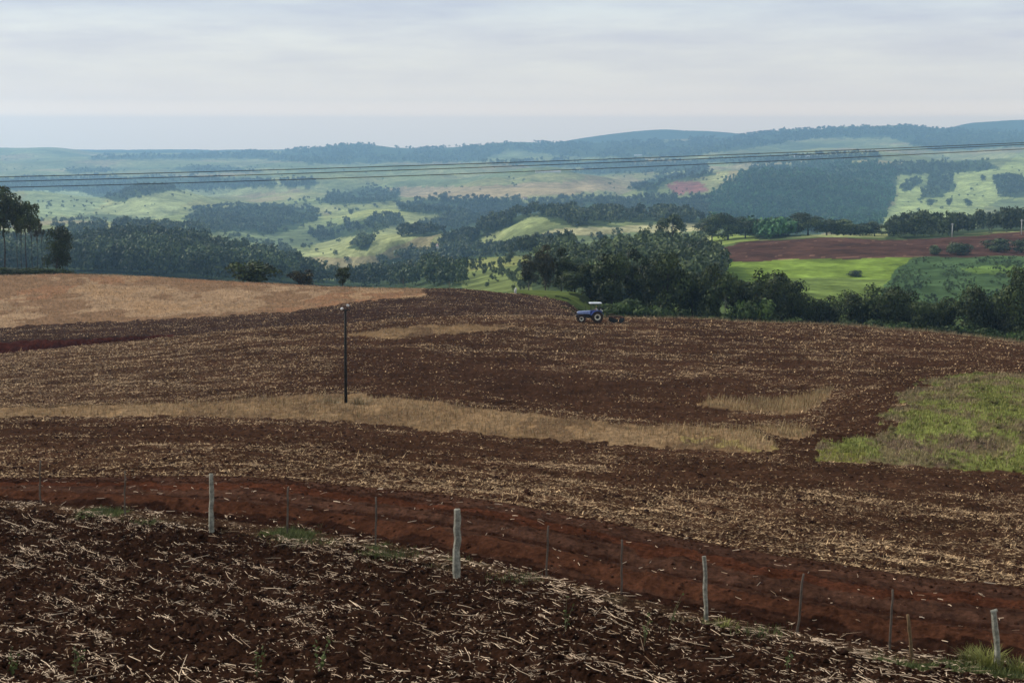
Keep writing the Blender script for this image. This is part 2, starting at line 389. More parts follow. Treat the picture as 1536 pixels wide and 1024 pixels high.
# woods: list of (name, polygons of the trees' feet in the photo, tree height range, px per tree, floor colour)
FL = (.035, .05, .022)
WOODS = [
    ("hillside_wood", [[(-60, 402), (0, 372), (110, 370), (230, 364), (300, 374), (350, 385), (400, 396), (440, 404), (480, 424), (470, 440), (-60, 440)]], (16, 21), 26, 'mid',
     "dense tree plantation covering the rounded hill beyond the tan stubble field", K("val_a") - .4, K("val_d")),
    ("valley_wood", [[(425, 446), (438, 424), (520, 422), (600, 416), (650, 416), (692, 424), (700, 446)]], (13, 18), 24, 'mid',
     "dark bushy wood in the valley dip behind the ploughed crest, by a pink roof", K("hollow"), K("val_d")),
    ("hollow_wood", [[(850, 450), (862, 402), (900, 392), (950, 384), (1000, 378), (1040, 382), (1066, 392), (1082, 405), (1082, 450)], [(800, 405), (830, 388), (860, 396), (860, 450), (800, 450)]], (9, 15), 22, 'hollow',
     "hazy green wood rising behind the dark trees at the tractor", K("hollow"), K("val_d")),
    ("hilltop_wood", [[(1330, 359), (1400, 357), (1484, 349), (1540, 346), (1640, 340), (1640, 322), (1536, 330), (1480, 338), (1430, 346), (1330, 350)]], (9, 17), 14, 'mid',
     "dark wood above the red field at the right edge", K("val_b"), K("far_a")),
    ("slope_wood", [[(272, 328), (300, 314), (370, 309), (470, 312), (484, 324), (440, 345), (400, 352), (330, 346)],
                    [(75, 352), (160, 343), (200, 343), (330, 340), (340, 349), (100, 356)],
                    [(455, 348), (500, 338), (590, 324), (606, 334), (560, 350), (480, 362)],
                    [(560, 400), (600, 386), (640, 384), (690, 374), (760, 378), (850, 366), (860, 384), (700, 394)], [(520, 372), (545, 360), (560, 362), (550, 378)]], (11, 17), 9, 'far',
     "blue-green woods on the middle slopes of the left valley", K("val_c"), K("ridge")),
    ("gully_wood", [[(476, 304), (500, 288), (570, 280), (600, 290), (600, 302), (520, 308)],
                    [(590, 308), (650, 298), (780, 298), (790, 310), (740, 330), (700, 342), (640, 356), (596, 356), (640, 340), (680, 322), (600, 318)],
                    [(760, 312), (840, 300), (960, 296), (1066, 298), (1066, 334), (940, 334), (860, 340), (800, 322), (740, 352), (690, 372), (650, 378), (700, 350)],
                    [(940, 284), (990, 262), (1050, 256), (1080, 262), (1000, 276), (980, 290)]], (11, 18), 8, 'far',
     "winding blue woods in the gullies of the central hills", K("val_c"), K("ridge")),
    ("plantation", [[(1062, 298), (1092, 272), (1130, 250), (1240, 242), (1330, 246), (1345, 256), (1342, 296), (1322, 338), (1150, 362), (1062, 340)]], (10, 14), 6, 'plant',
     "large square blue-green tree plantation on the far right slope", K("val_c"), K("ridge")),
    ("hedgerow_wood", [[(1330, 246), (1480, 240), (1502, 254), (1400, 262), (1345, 264)],
                       [(1380, 300), (1395, 262), (1428, 262), (1432, 282), (1410, 296)],
                       [(1350, 280), (1372, 268), (1384, 274), (1360, 290)],
                       [(1490, 262), (1540, 268), (1600, 280), (1600, 298), (1500, 296)]], (11, 18), 8, 'far',
     "scattered tree lines along the pale pasture at the far right", K("val_c"), K("ridge")),
    ("terrace_wood", [[(-60, 272), (40, 266), (240, 264), (400, 268), (425, 280), (250, 286), (180, 303), (120, 288), (-60, 284)],
                      [(240, 252), (300, 248), (360, 252), (400, 258), (300, 260)], [(420, 272), (470, 268), (480, 278), (430, 284)],
                      [(90, 254), (150, 250), (180, 256), (110, 260)], [(850, 258), (940, 246), (1064, 240), (1060, 256), (900, 262)],
                      [(1040, 240), (1100, 236), (1320, 230), (1320, 240), (1100, 246)],
                      [(800, 250), (900, 240), (1000, 238), (900, 252)]], (11, 17), 7, 'far',
     "thin bands of trees across the hazy far terraces", K("far_a"), K("ridge")),
    ("ridge_wood", [[(130, 236), (300, 231), (420, 229), (470, 222), (530, 217), (640, 223), (760, 214), (880, 214), (1000, 212), (1000, 234), (860, 236), (760, 224), (720, 242), (480, 246), (380, 238), (140, 240)],
                    [(1000, 212), (1100, 204), (1200, 195), (1350, 189), (1430, 194), (1536, 198), (1640, 200), (1640, 216), (1400, 226), (1330, 206), (1220, 208), (1140, 220), (1000, 238)],
                    [(700, 246), (860, 240), (840, 248)]], (15, 27), 5, 'ridge',
     "dark blue forest lining the skyline of the far ridge", K("far_d"), K("behind")),
]
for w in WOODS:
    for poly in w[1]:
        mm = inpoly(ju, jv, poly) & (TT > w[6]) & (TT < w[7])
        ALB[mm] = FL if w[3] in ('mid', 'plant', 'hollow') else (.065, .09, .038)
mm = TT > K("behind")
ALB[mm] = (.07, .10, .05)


# ---------------------------------------------------------------- mesh helpers
def new_mesh(name, verts, faces, smooth=False):
    """faces: (n,k) int array"""
    verts = np.ascontiguousarray(verts, np.float32).reshape(-1, 3)
    faces = np.ascontiguousarray(faces, np.int32)
    n, k = faces.shape
    me = bpy.data.meshes.new(name)
    me.vertices.add(len(verts)); me.vertices.foreach_set("co", verts.ravel())
    me.loops.add(n * k); me.loops.foreach_set("vertex_index", faces.ravel())
    me.polygons.add(n)
    me.polygons.foreach_set("loop_start", np.arange(0, n * k, k, dtype=np.int32))
    me.polygons.foreach_set("use_smooth", np.full(n, smooth, bool))
    me.update(calc_edges=True)
    return me


def obj(name, me, mat=None, parent=None, loc=None):
    o = bpy.data.objects.new(name, me)
    COL.objects.link(o)
    if mat is not None and len(me.materials) == 0:
        me.materials.append(mat)
    if parent is not None:
        o.parent = parent
    if loc is not None:
        o.location = loc
    return o


def empty(name, loc=(0, 0, 0), rz=0.0):
    o = bpy.data.objects.new(name, None)
    COL.objects.link(o)
    o.location = loc
    o.rotation_euler = (0, 0, rz)
    o.empty_display_size = .5
    return o


def tag(o, label=None, cat=None, group=None, kind=None):
    if label: o["label"] = label
    if cat: o["category"] = cat
    if group: o["group"] = group
    if kind: o["kind"] = kind
    return o


class MB:
    """collects simple shapes into ONE mesh"""
    def __init__(s):
        s.v = []; s.f = []

    def add(s, vs, fs):
        b = len(s.v)
        s.v += [tuple(p) for p in vs]
        s.f += [tuple(i + b for i in f) for f in fs]

    def box(s, c, size, rot=None, bev=0.0):
        x, y, z = (q / 2 for q in size)
        b = min(bev, x * .9, y * .9, z * .9)
        if b <= 0:
            vs = [(sx * x, sy * y, sz * z) for sz in (-1, 1) for sy in (-1, 1) for sx in (-1, 1)]
            fs = [(0, 2, 3, 1), (4, 5, 7, 6), (0, 1, 5, 4), (2, 6, 7, 3), (0, 4, 6, 2), (1, 3, 7, 5)]
        else:
            ring = [(x - b, -y), (x, -y + b), (x, y - b), (x - b, y), (-x + b, y), (-x, y - b), (-x, -y + b), (-x + b, -y)]
            k = 1 - b / max(x, y)
            lv = [(-z, k), (-z + b, 1), (z - b, 1), (z, k)]
            vs = [(px * kk, py * kk, zz) for zz, kk in lv for px, py in ring]
            fs = []
            for l in range(3):
                for i in range(8):
                    j = (i + 1) % 8
                    fs.append((l * 8 + i, l * 8 + j, l * 8 + 8 + j, l * 8 + 8 + i))
            fs.append(tuple(range(7, -1, -1))); fs.append(tuple(range(24, 32)))
        M = rot if rot is not None else Matrix.Identity(3)
        s.add([M @ Vector(p) + Vector(c) for p in vs], fs)

    def tube(s, pts, radii, n=8, cap=True):
        pts = [Vector(p) for p in pts]
        if np.isscalar(radii): radii = [radii] * len(pts)
        vs = []; fs = []
        ref = None
        for i, p in enumerate(pts):
            d = (pts[min(i + 1, len(pts) - 1)] - pts[max(i - 1, 0)]).normalized()
            if ref is None:
                ref = Vector((1, 0, 0)) if abs(d.x) < .8 else Vector((0, 1, 0))
            a = (ref - d * ref.dot(d)).normalized(); b = d.cross(a); ref = a
            for k in range(n):
                t = 2 * math.pi * k / n
                vs.append(p + (a * math.cos(t) + b * math.sin(t)) * radii[i])
        for i in range(len(pts) - 1):
            for k in range(n):
                j = (k + 1) % n
                fs.append((i * n + k, i * n + j, i * n + n + j, i * n + n + k))
        if cap:
            fs.append(tuple(range(n - 1, -1, -1)))
            e = (len(pts) - 1) * n
            fs.append(tuple(range(e, e + n)))
        s.add(vs, fs)

    def lathe(s, prof, axis='y', c=(0, 0, 0), n=28):
        """closed profile of (radius, offset along the axis)"""
        vs = []; fs = []; m_ = len(prof)
        for k in range(n):
            t = 2 * math.pi * k / n
            for r, o in prof:
                p = (r * math.cos(t), o, r * math.sin(t)) if axis == 'y' else (r * math.cos(t), r * math.sin(t), o)
                vs.append(Vector(p) + Vector(c))
        for k in range(n):
            j = (k + 1) % n
            for i in range(m_):
                i2 = (i + 1) % m_
                fs.append((k * m_ + i, j * m_ + i, j * m_ + i2, k * m_ + i2))
        s.add(vs, fs)

    def prism(s, outline, y0, y1):
        """outline in x,z pulled along y"""
        n = len(outline)
        vs = [(x, y0, z) for x, z in outline] + [(x, y1, z) for x, z in outline]
        fs = [(i, (i + 1) % n, n + (i + 1) % n, n + i) for i in range(n)]
        fs += [tuple(range(n - 1, -1, -1)), tuple(range(n, 2 * n))]
        s.add(vs, fs)

    def build(s, name, mat, parent=None, smooth=False):
        me = bpy.data.meshes.new(name)
        me.from_pydata([tuple(v) for v in s.v], [], s.f)
        if smooth:
            me.polygons.foreach_set("use_smooth", [True] * len(me.polygons))
        me.update()
        return obj(name, me, mat, parent)


# ---------------------------------------------------------------- materials
def nmat(name):
    m = bpy.data.materials.new(name)
    m.use_nodes = True
    nt = m.node_tree
    bs = nt.nodes["Principled BSDF"]
    return m, nt, bs


def nd(nt, t, **kw):
    n = nt.nodes.new(t)
    for k, v in kw.items():
        if k in n.inputs: n.inputs[k].default_value = v
        else: setattr(n, k, v)
    return n


def mathn(nt, op, a, b=None, c=None, clamp=False):
    n = nt.nodes.new("ShaderNodeMath"); n.operation = op; n.use_clamp = clamp
    for i, q in enumerate((a, b, c)):
        if q is None: continue
        if isinstance(q, (int, float)): n.inputs[i].default_value = q
        else: nt.links.new(q, n.inputs[i])
    return n.outputs[0]


def maprange(nt, val, a, b, c, d):
    n = nt.nodes.new("ShaderNodeMapRange")
    nt.links.new(val, n.inputs[0])
    for i, q in enumerate((a, b, c, d)): n.inputs[i + 1].default_value = q
    return n.outputs[0]


def mixrgb(nt, fac, a, b, mode='MIX'):
    n = nt.nodes.new("ShaderNodeMix"); n.data_type = 'RGBA'; n.blend_type = mode
    for sock, q in ((n.inputs[0], fac), (n.inputs[6], a), (n.inputs[7], b)):
        if isinstance(q, (int, float)): sock.default_value = q
        elif isinstance(q, tuple): sock.default_value = q + (1,) if len(q) == 3 else q
        else: nt.links.new(q, sock)
    return n.outputs[2]


def noise(nt, vec, scale, detail=4, rough=.6):
    n = nt.nodes.new("ShaderNodeTexNoise")
    n.inputs["Scale"].default_value = scale; n.inputs["Detail"].default_value = detail
    n.inputs["Roughness"].default_value = rough
    if vec is not None: nt.links.new(vec, n.inputs["Vector"])
    return n.outputs["Fac"]


def scalevec(nt, vec, s):
    n = nt.nodes.new("ShaderNodeVectorMath"); n.operation = 'MULTIPLY'
    nt.links.new(vec, n.inputs[0]); n.inputs[1].default_value = s
    return n.outputs[0]


def ground_mat(name, s_small, s_big, fleck=True, bump=.6, dist=.05):
    m, nt, bs = nmat(name)
    geo = nd(nt, "ShaderNodeNewGeometry"); P = geo.outputs["Position"]
    at = nd(nt, "ShaderNodeAttribute", attribute_name="albedo")
    st = nd(nt, "ShaderNodeAttribute", attribute_name="straw")
    n1 = noise(nt, P, s_small, 6, .72)
    n2 = noise(nt, P, s_big, 4, .6)
    f = mathn(nt, 'MULTIPLY', maprange(nt, n1, .3, .7, .55, 1.45), maprange(nt, n2, .3, .7, .78, 1.22))
    n4 = noise(nt, P, s_small * .24, 4, .65)
    f = mathn(nt, 'MULTIPLY', f, maprange(nt, n4, .32, .68, .62, 1.38))
    cmb = nd(nt, "ShaderNodeCombineColor")
    for i in range(3): nt.links.new(f, cmb.inputs[i])
    c = mixrgb(nt, 1.0, at.outputs["Color"], cmb.outputs[0], 'MULTIPLY')
    if fleck:
        n3 = noise(nt, scalevec(nt, P, (1.0, .45, 1.0)), 13, 3, .6)
        thr = mathn(nt, 'MULTIPLY_ADD', st.outputs["Fac"], -.17, .70)
        k = mathn(nt, 'MULTIPLY', mathn(nt, 'SUBTRACT', n3, thr), 9.0, clamp=True)
        k = mathn(nt, 'MULTIPLY', k, .75)
        c = mixrgb(nt, k, c, (.30, .20, .115))
    nt.links.new(c, bs.inputs["Base Color"])
    bs.inputs["Roughness"].default_value = 1.0
    bs.inputs["Specular IOR Level"].default_value = 0.0
    if bump:
        b = nd(nt, "ShaderNodeBump"); b.inputs["Strength"].default_value = bump; b.inputs["Distance"].default_value = dist
        nt.links.new(n1, b.inputs["Height"])
        b2 = nd(nt, "ShaderNodeBump"); b2.inputs["Strength"].default_value = bump; b2.inputs["Distance"].default_value = dist * 3.5
        nt.links.new(n4, b2.inputs["Height"]); nt.links.new(b.outputs[0], b2.inputs["Normal"]); nt.links.new(b2.outputs[0], bs.inputs["Normal"])
    return m


M_SOIL = ground_mat("soil", 7.0, .35)
M_LAND = ground_mat("far_land", .16, .018, fleck=False, bump=.5, dist=1.2)


def leaf_mat(name, col, var=.45, spec=.15):
    m, nt, bs = nmat(name)
    geo = nd(nt, "ShaderNodeNewGeometry")
    oi = nd(nt, "ShaderNodeObjectInfo")
    tc = nd(nt, "ShaderNodeTexCoord")
    at = nd(nt, "ShaderNodeAttribute", attribute_name="tint")
    r = maprange(nt, geo.outputs["Random Per Island"], 0, 1, 1 - var, 1 + var)
    o = maprange(nt, oi.outputs["Random"], 0, 1, .82, 1.18)
    f = mathn(nt, 'MULTIPLY', mathn(nt, 'MULTIPLY', r, o), at.outputs["Fac"])
    cmb = nd(nt, "ShaderNodeCombineColor")
    for i in range(3): nt.links.new(f, cmb.inputs[i])
    warm = mixrgb(nt, mathn(nt, 'MULTIPLY', geo.outputs["Random Per Island"], .45), col, (col[0] * 1.7, col[1] * 1.15, col[2] * .8))
    c = mixrgb(nt, 1.0, warm, cmb.outputs[0], 'MULTIPLY')
    nt.links.new(c, bs.inputs["Base Color"])
    bs.inputs["Roughness"].default_value = .6
    bs.inputs["Specular IOR Level"].default_value = spec
    return m


def plain_mat(name, col, rough=.6, metal=0.0, spec=.3, nscale=6.0, var=.25, bump=0.0):
    m, nt, bs = nmat(name)
    tc = nd(nt, "ShaderNodeTexCoord")
    n1 = noise(nt, tc.outputs["Object"], nscale, 5, .65)
    f = maprange(nt, n1, .3, .7, 1 - var, 1 + var)
    cmb = nd(nt, "ShaderNodeCombineColor")
    for i in range(3): nt.links.new(f, cmb.inputs[i])
    nt.links.new(mixrgb(nt, 1.0, col, cmb.outputs[0], 'MULTIPLY'), bs.inputs["Base Color"])
    bs.inputs["Roughness"].default_value = rough; bs.inputs["Metallic"].default_value = metal
    bs.inputs["Specular IOR Level"].default_value = spec
    if bump:
        b = nd(nt, "ShaderNodeBump"); b.inputs["Strength"].default_value = bump; b.inputs["Distance"].default_value = .02
        nt.links.new(n1, b.inputs["Height"]); nt.links.new(b.outputs[0], bs.inputs["Normal"])
    return m


def blade_mat(name, c0, c1, var=.4):
    m, nt, bs = nmat(name)
    geo = nd(nt, "ShaderNodeNewGeometry")
    R = geo.outputs["Random Per Island"]
    c = mixrgb(nt, R, c0, c1)
    n1 = noise(nt, geo.outputs["Position"], .9, 3)
    f = maprange(nt, n1, .3, .7, 1 - var, 1 + var)
    cmb = nd(nt, "ShaderNodeCombineColor")
    for i in range(3): nt.links.new(f, cmb.inputs[i])
    nt.links.new(mixrgb(nt, 1.0, c, cmb.outputs[0], 'MULTIPLY'), bs.inputs["Base Color"])
    bs.inputs["Roughness"].default_value = .7; bs.inputs["Specular IOR Level"].default_value = .2
    return m


# ---------------------------------------------------------------- build the ground objects
idx = np.arange(NT * NU).reshape(NT, NU)
QUADS = np.stack([idx[:-1, :-1], idx[:-1, 1:], idx[1:, 1:], idx[1:, :-1]], -1).reshape(-1, 4)
QZ = ZONE[:-1, :-1].reshape(-1)
# one-cell specks of a zone read as part of their neighbours already through the material
VERT = np.stack([X, Y, Z], -1).reshape(-1, 3)
ALBF = np.concatenate([ALB.reshape(-1, 3), np.ones((NT * NU, 1), np.float32)], 1)
STRF = STR.reshape(-1)
ZL = {"hills": M_LAND, "valley_field": M_LAND, "red_field": M_LAND, "meadow": M_LAND}
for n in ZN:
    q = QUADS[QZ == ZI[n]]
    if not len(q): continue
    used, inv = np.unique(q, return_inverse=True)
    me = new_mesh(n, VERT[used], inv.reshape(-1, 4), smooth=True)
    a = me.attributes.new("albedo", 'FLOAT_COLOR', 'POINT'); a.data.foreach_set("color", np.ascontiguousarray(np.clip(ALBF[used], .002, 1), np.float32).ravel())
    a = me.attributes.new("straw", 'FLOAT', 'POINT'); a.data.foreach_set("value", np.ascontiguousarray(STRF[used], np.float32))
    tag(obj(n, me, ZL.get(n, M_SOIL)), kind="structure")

# cell data for scattering
XC = (X[:-1, :-1] + X[1:, 1:]) / 2; YC = (Y[:-1, :-1] + Y[1:, 1:]) / 2
AREA = np.abs((X[:-1, 1:] - X[:-1, :-1]) * (Y[1:, :-1] - Y[:-1, :-1]))
TC = TT[:-1, :-1]; UC = PU[:-1, :-1]; VC = PV[:-1, :-1]; ZC = ZONE[:-1, :-1]; SCL = STR[:-1, :-1]
INF = (UC > -120) & (UC < 1660)


def scatter(n, w):
    w = np.where(INF, w, 0).ravel().astype(float)
    cs = np.cumsum(w); cs /= cs[-1]
    i = np.searchsorted(cs, rng.random(n))
    r, c = np.divmod(i, NU - 1)
    a = rng.random(n); b = rng.random(n)
    g = lambda A: (A[r, c] * (1 - a) + A[r, c + 1] * a) * (1 - b) + (A[r + 1, c] * (1 - a) + A[r + 1, c + 1] * a) * b
    return np.stack([g(X), g(Y), g(Z)], 1), r, c


def ribbons(P, yaw, elev, length, width, name, mat, taper=.6, lift=0.0, prism=False, kind="stuff", label=None, cat=None, bend=0.0):
    n = len(P)
    d = np.stack([np.cos(yaw) * np.cos(elev), np.sin(yaw) * np.cos(elev), np.sin(elev)], 1)
    s = np.stack([-np.sin(yaw), np.cos(yaw), 0 * yaw], 1)
    P = P + np.array([0, 0, 1.0]) * lift
    L = length[:, None]; W = width[:, None] / 2
    up = np.cross(d, s); up *= -1
    if prism:
        a = P - d * L / 2; b = P + d * L / 2
        mid = P + np.array([0, 0, 1.]) * (rng.normal(0, .008, n)[:, None]) + s * rng.normal(0, .045, n)[:, None] * L
        ring = lambda C, k: np.stack([C + s * W * k, C - s * W * k, C - np.cross(d, s) * -W * 1.5 * k], 1)
        v = np.concatenate([ring(a, 1), ring(mid, 1), ring(b, .8)], 1)      # (n,9,3)
        f1 = []
        for o in (0, 3):
            for i in range(3):
                j = (i + 1) % 3
                f1.append((o + i, o + j, o + 3 + j, o + 3 + i))
        f1 = np.array(f1)
        f = (np.arange(n)[:, None, None] * 9 + f1[None]).reshape(-1, 4)
        me = new_mesh(name, v, f)
    else:
        t = P + d * L
        midp = P + d * L * .55 + np.stack([0 * yaw, 0 * yaw, bend * length], 1)
        v = np.stack([P - s * W, P + s * W, midp + s * W * .85, midp - s * W * .85, t + s * W * taper * .4, t - s * W * taper * .4], 1)
        f1 = np.array([(0, 1, 2, 3), (3, 2, 4, 5)])
        f = (np.arange(n)[:, None, None] * 6 + f1[None]).reshape(-1, 4)
        me = new_mesh(name, v, f)
    o = obj(name, me, mat)
    tag(o, label, cat, kind=kind)
    return o


M_STRAW_N = blade_mat("straw_near", (.30, .19, .11), (.97, .74, .52), .35)
M_STRAW_M = blade_mat("straw_mid", (.14, .078, .038), (.80, .535, .285), .4)
M_STUB = blade_mat("stubble", (.11, .068, .035), (.42, .28, .15), .35)
M_GRASS = blade_mat("grass_blades", (.118, .132, .034), (.33, .315, .09), .45)
M_TALL = blade_mat("tall_stems", (.20, .135, .06), (.48, .35, .175), .3)
M_VGRASS = blade_mat("verge_blades", (.040, .058, .016), (.15, .155, .05), .45)
M_DRY = blade_mat("dry_grass", (.13, .095, .055), (.40, .30, .155), .4)

# --- straw on the near field
fore = (ZC == ZI["ploughed_field"])
acc = XC * .84 + YC * .54; alc = XC * .54 - YC * .84
clump = np.clip(.38 + .75 * fbm(alc * .55, acc * 1.3, 201, 4, .65), .03, 2) * (.75 + .6 * np.sin(acc * 7.4 + 1.2 * fbm(alc * .5, acc * .5, 4, 2)))
clump = np.clip(clump, .03, 2)
P, r, c = scatter(2300, AREA * fore * np.clip(clump, .12, 1.1))
n = len(P); base = -1.0
yaw = np.where(rng.random(n) < .78, base + rng.normal(0, .30, n), rng.random(n) * 6.283)
ln = np.clip(rng.lognormal(-1.6, .7, n), .05, .95)
ribbons(P, yaw, np.where(rng.random(n) < .07, rng.normal(.5, .4, n), rng.normal(.0, .05, n)), ln, rng.uniform(.005, .0115, n), "straw", M_STRAW_N, lift=rng.uniform(.0, .06, (n, 1)), prism=True,
        label="pale broken maize stalks strewn over the dark near soil", cat="straw")
P, r, c = scatter(21000, AREA * fore * np.clip(clump, .1, 1.2) ** 1.3)
n = len(P)
yaw = np.where(rng.random(n) < .7, base + rng.normal(0, .4, n), rng.random(n) * 6.283)
ribbons(P, yaw, rng.normal(.05, .14, n), np.clip(rng.lognormal(-2.6, .5, n), .03, .2), rng.uniform(.005, .014, n), "chaff", M_STRAW_N, lift=rng.uniform(.005, .05, (n, 1)),
        label="fine pale chaff and leaf scraps between the near stalks", cat="chaff")
# --- verge litter and track litter
verge = (TC > K("field_top") - .12) & (TC < K("track_near") + .15)
P, r, c = scatter(2500, AREA * verge * clump)
n = len(P)
ribbons(P, base + rng.normal(0, .6, n), rng.normal(.08, .2, n), np.clip(rng.lognormal(-1.9, .5, n), .06, .5), rng.uniform(.012, .028, n), "verge_litter", M_STRAW_N, lift=.02,
        label="pale straw heaped along the fence verge", cat="straw")
trk = (ZC == ZI["dirt_track"])
P, r, c = scatter(300, AREA * trk)
n = len(P)
ribbons(P, rng.random(n) * 6.283, rng.normal(.1, .2, n), np.clip(rng.lognormal(-2.0, .5, n), .05, .45), rng.uniform(.009, .019, n), "track_litter", M_STRAW_N, lift=.02, prism=True,
        label="a few loose stalks lying on the red dirt track", cat="straw")
# --- residue on the middle fields
midz = ((ZC == ZI["harrowed_field"]) | (ZC == ZI["ploughed_slope"])) & (TC < K("beyond"))
w = AREA / np.maximum(YC, 30) ** 1.0 * midz * np.clip(SCL * 1.5 - .12, .04, 2) ** 1.5 * np.clip(.5 + 1.25 * fbm(XC * .3, TC * 36 + .9 * fbm(XC * .06, TC * 7, 206, 2), 205, 4, .7), .06, 2.4)
P, r, c = scatter(140000, w)
n = len(P); dist = P[:, 1]; k = np.clip(dist / 90, .7, 2.2)
yaw = np.where(rng.random(n) < .55, rng.normal(-.1, .5, n) + np.pi * (rng.random(n) < .5), rng.random(n) * 6.283)
big = rng.random(n) < .35
ribbons(P, yaw, np.where(rng.random(n) < .22, rng.uniform(.2, 1.2, n), np.abs(rng.normal(.03, .14, n))), np.where(big, np.clip(rng.lognormal(-1.9, .5, n), .06, .45), rng.uniform(.05, .15, n)) * np.sqrt(k), np.where(big, rng.uniform(.014, .034, n), rng.uniform(.03, .075, n)) * k, "straw_residue", M_STRAW_M, lift=.01,
        label="tan crop residue flecked over the brown harrowed slopes", cat="straw")
# --- standing stubble on the strips and the tan field
sz = (ZC == ZI["stubble_strip"]) | (ZC == ZI["stubble_field"])
P, r, c = scatter(60000, AREA / np.maximum(YC, 60) ** .7 * sz)
n = len(P); k = np.clip(P[:, 1] / 110, .8, 2.2)
ribbons(P, rng.random(n) * 6.283, rng.uniform(.2, 1.45, n), rng.uniform(.12, .42, n), rng.uniform(.012, .03, n) * k, "stubble", M_STUB, label="pale standing stubble on the strip and the tan field", cat="stubble")
# --- grass bank
gz = (ZC == ZI["grass_bank"])
gqc = gq[:-1, :-1]
P, r, c = scatter(17000, AREA * gz * np.clip(gqc * 2.2 - .1, .06, 2))
n = len(P)
ribbons(P, rng.random(n) * 6.283, rng.uniform(.8, 1.5, n), rng.uniform(.08, .26, n), rng.uniform(.02, .05, n), "grass", M_GRASS, taper=.2, bend=.06, label="green tall grass on the bank at the right", cat="grass")
P, r, c = scatter(22000, AREA * gz * np.clip(.6 - gqc * 1.2, .08, 2))
n = len(P)
ribbons(P, rng.random(n) * 6.283, rng.uniform(.7, 1.5, n), rng.uniform(.08, .30, n), rng.uniform(.02, .04, n), "dry_grass", M_DRY, taper=.2, bend=.05, label="straw-coloured dry grass mixed through the right-hand bank", cat="grass")
P, r, c = scatter(3600, AREA * ((ZC == ZI["stubble_strip"]) & (TC < K("mid") + .3)) * (.12 + .88 * sstep(960, 1180, UC)))
n = len(P)
ribbons(P, rng.random(n) * 6.283, rng.uniform(.9, 1.5, n), rng.uniform(.25, .62, n), rng.uniform(.02, .045, n), "tall_stubble", M_TALL, taper=.25, bend=.06, label="taller feathery dry stems on the right-hand ends of the strips", cat="stubble")
# --- grass along the fence
gnc = fbm(XC * .55, YC * .4, 83, 3)
pat = sum(np.exp(-((UC - a_) / 28) ** 2 - ((VC - b_) / 7) ** 2) for a_, b_ in ((775, 870), (590, 834), (445, 812), (1140, 950)))
P, r, c = scatter(5200, AREA * (verge * np.clip(gnc * 2.2 - .55, 0, 1.5) + 1.2 * pat))
n = len(P)
ribbons(P, rng.random(n) * 6.283, rng.uniform(.7, 1.5, n), rng.uniform(.05, .17, n), rng.uniform(.006, .014, n), "verge_grass", M_VGRASS, taper=.2, bend=.05, label="low grass tufts in patches along the fence line", cat="grass")
# crest fringe: taller stalks along the first crest at the right
P, r, c = scatter(5200, AREA * (np.abs(TC - K("crest_a")) < .10) * (UC > 880) * (.4 + sstep(1100, 1450, UC)))
n = len(P)
ribbons(P, rng.random(n) * 6.283, rng.uniform(.6, 1.5, n), rng.uniform(.15, .6, n), rng.uniform(.02, .05, n), "crest_fringe", M_DRY, taper=.2, label="fringe of dry weeds along the ploughed crest before the dark trees", cat="grass")
# meadow grass and scrub stuff further off come with the trees below

# ---------------------------------------------------------------- clods on the near soil
ico = []
ph = (1 + 5 ** .5) / 2
for a_, b_ in ((1, ph), (-1, ph), (1, -ph), (-1, -ph)):
    ico += [(a_, b_, 0), (0, a_, b_), (b_, 0, a_)]
ico = np.array(ico); ico /= np.linalg.norm(ico[0])
_f = []
for i in range(12):
    for j in range(i + 1, 12):
        for k_ in range(j + 1, 12):
            if all(abs(np.linalg.norm(ico[p] - ico[q]) - 1.0515) < .01 for p, q in ((i, j), (j, k_), (i, k_))):
                nn = np.cross(ico[j] - ico[i], ico[k_] - ico[i])
                _f.append((i, j, k_) if nn @ ico[i] > 0 else (i, k_, j))
ico_f = np.array(_f)


def clods(n, w, smin, smax, name, mat, label):
    P, r, c = scatter(n, w)
    s = smin * (smax / smin) ** (rng.random(n) ** 2.2)
    v = ico[None] * (1 + rng.normal(0, .22, (n, 12, 1))) * s[:, None, None] * np.array([1.15, 1.0, .75])
    v = v + P[:, None] + np.array([0, 0, .15])[None, None] * s[:, None, None]
    f = (np.arange(n)[:, None, None] * 12 + ico_f[None]).reshape(-1, 3)
    tag(obj(name, new_mesh(name, v, f), mat), label, "soil clods", kind="stuff")


M_CLOD = plain_mat("clod_soil", (.027, .0130, .0084), 1, 0, 0, 9, .4, .6)
M_CLODT = plain_mat("clod_soil_track", (.046, .0195, .0118), 1, 0, 0, 6, .35, .6)
M_CLODM = plain_mat("clod_soil_mid", (.045, .0215, .0145), 1, 0, 0, 3, .35, .6)
clods(24000, AREA * fore, .014, .075, "clods", M_CLOD, "dark crumbly soil clods over the near field")
clods(5200, AREA * (np.abs(TC - K("track_near") - .5) < .56) * (.35 + 1.6 * (np.abs(TC - K("track_near") - .5) > .40)), .012, .055, "track_clods", M_CLODT, "crumbs of red soil on the dirt track and its edges")
clods(14000, AREA / np.maximum(YC, 40) * midz * (TC < K("crest_a") + .2), .03, .10, "field_clods", M_CLODM, "reddish brown clods on the harrowed slopes")

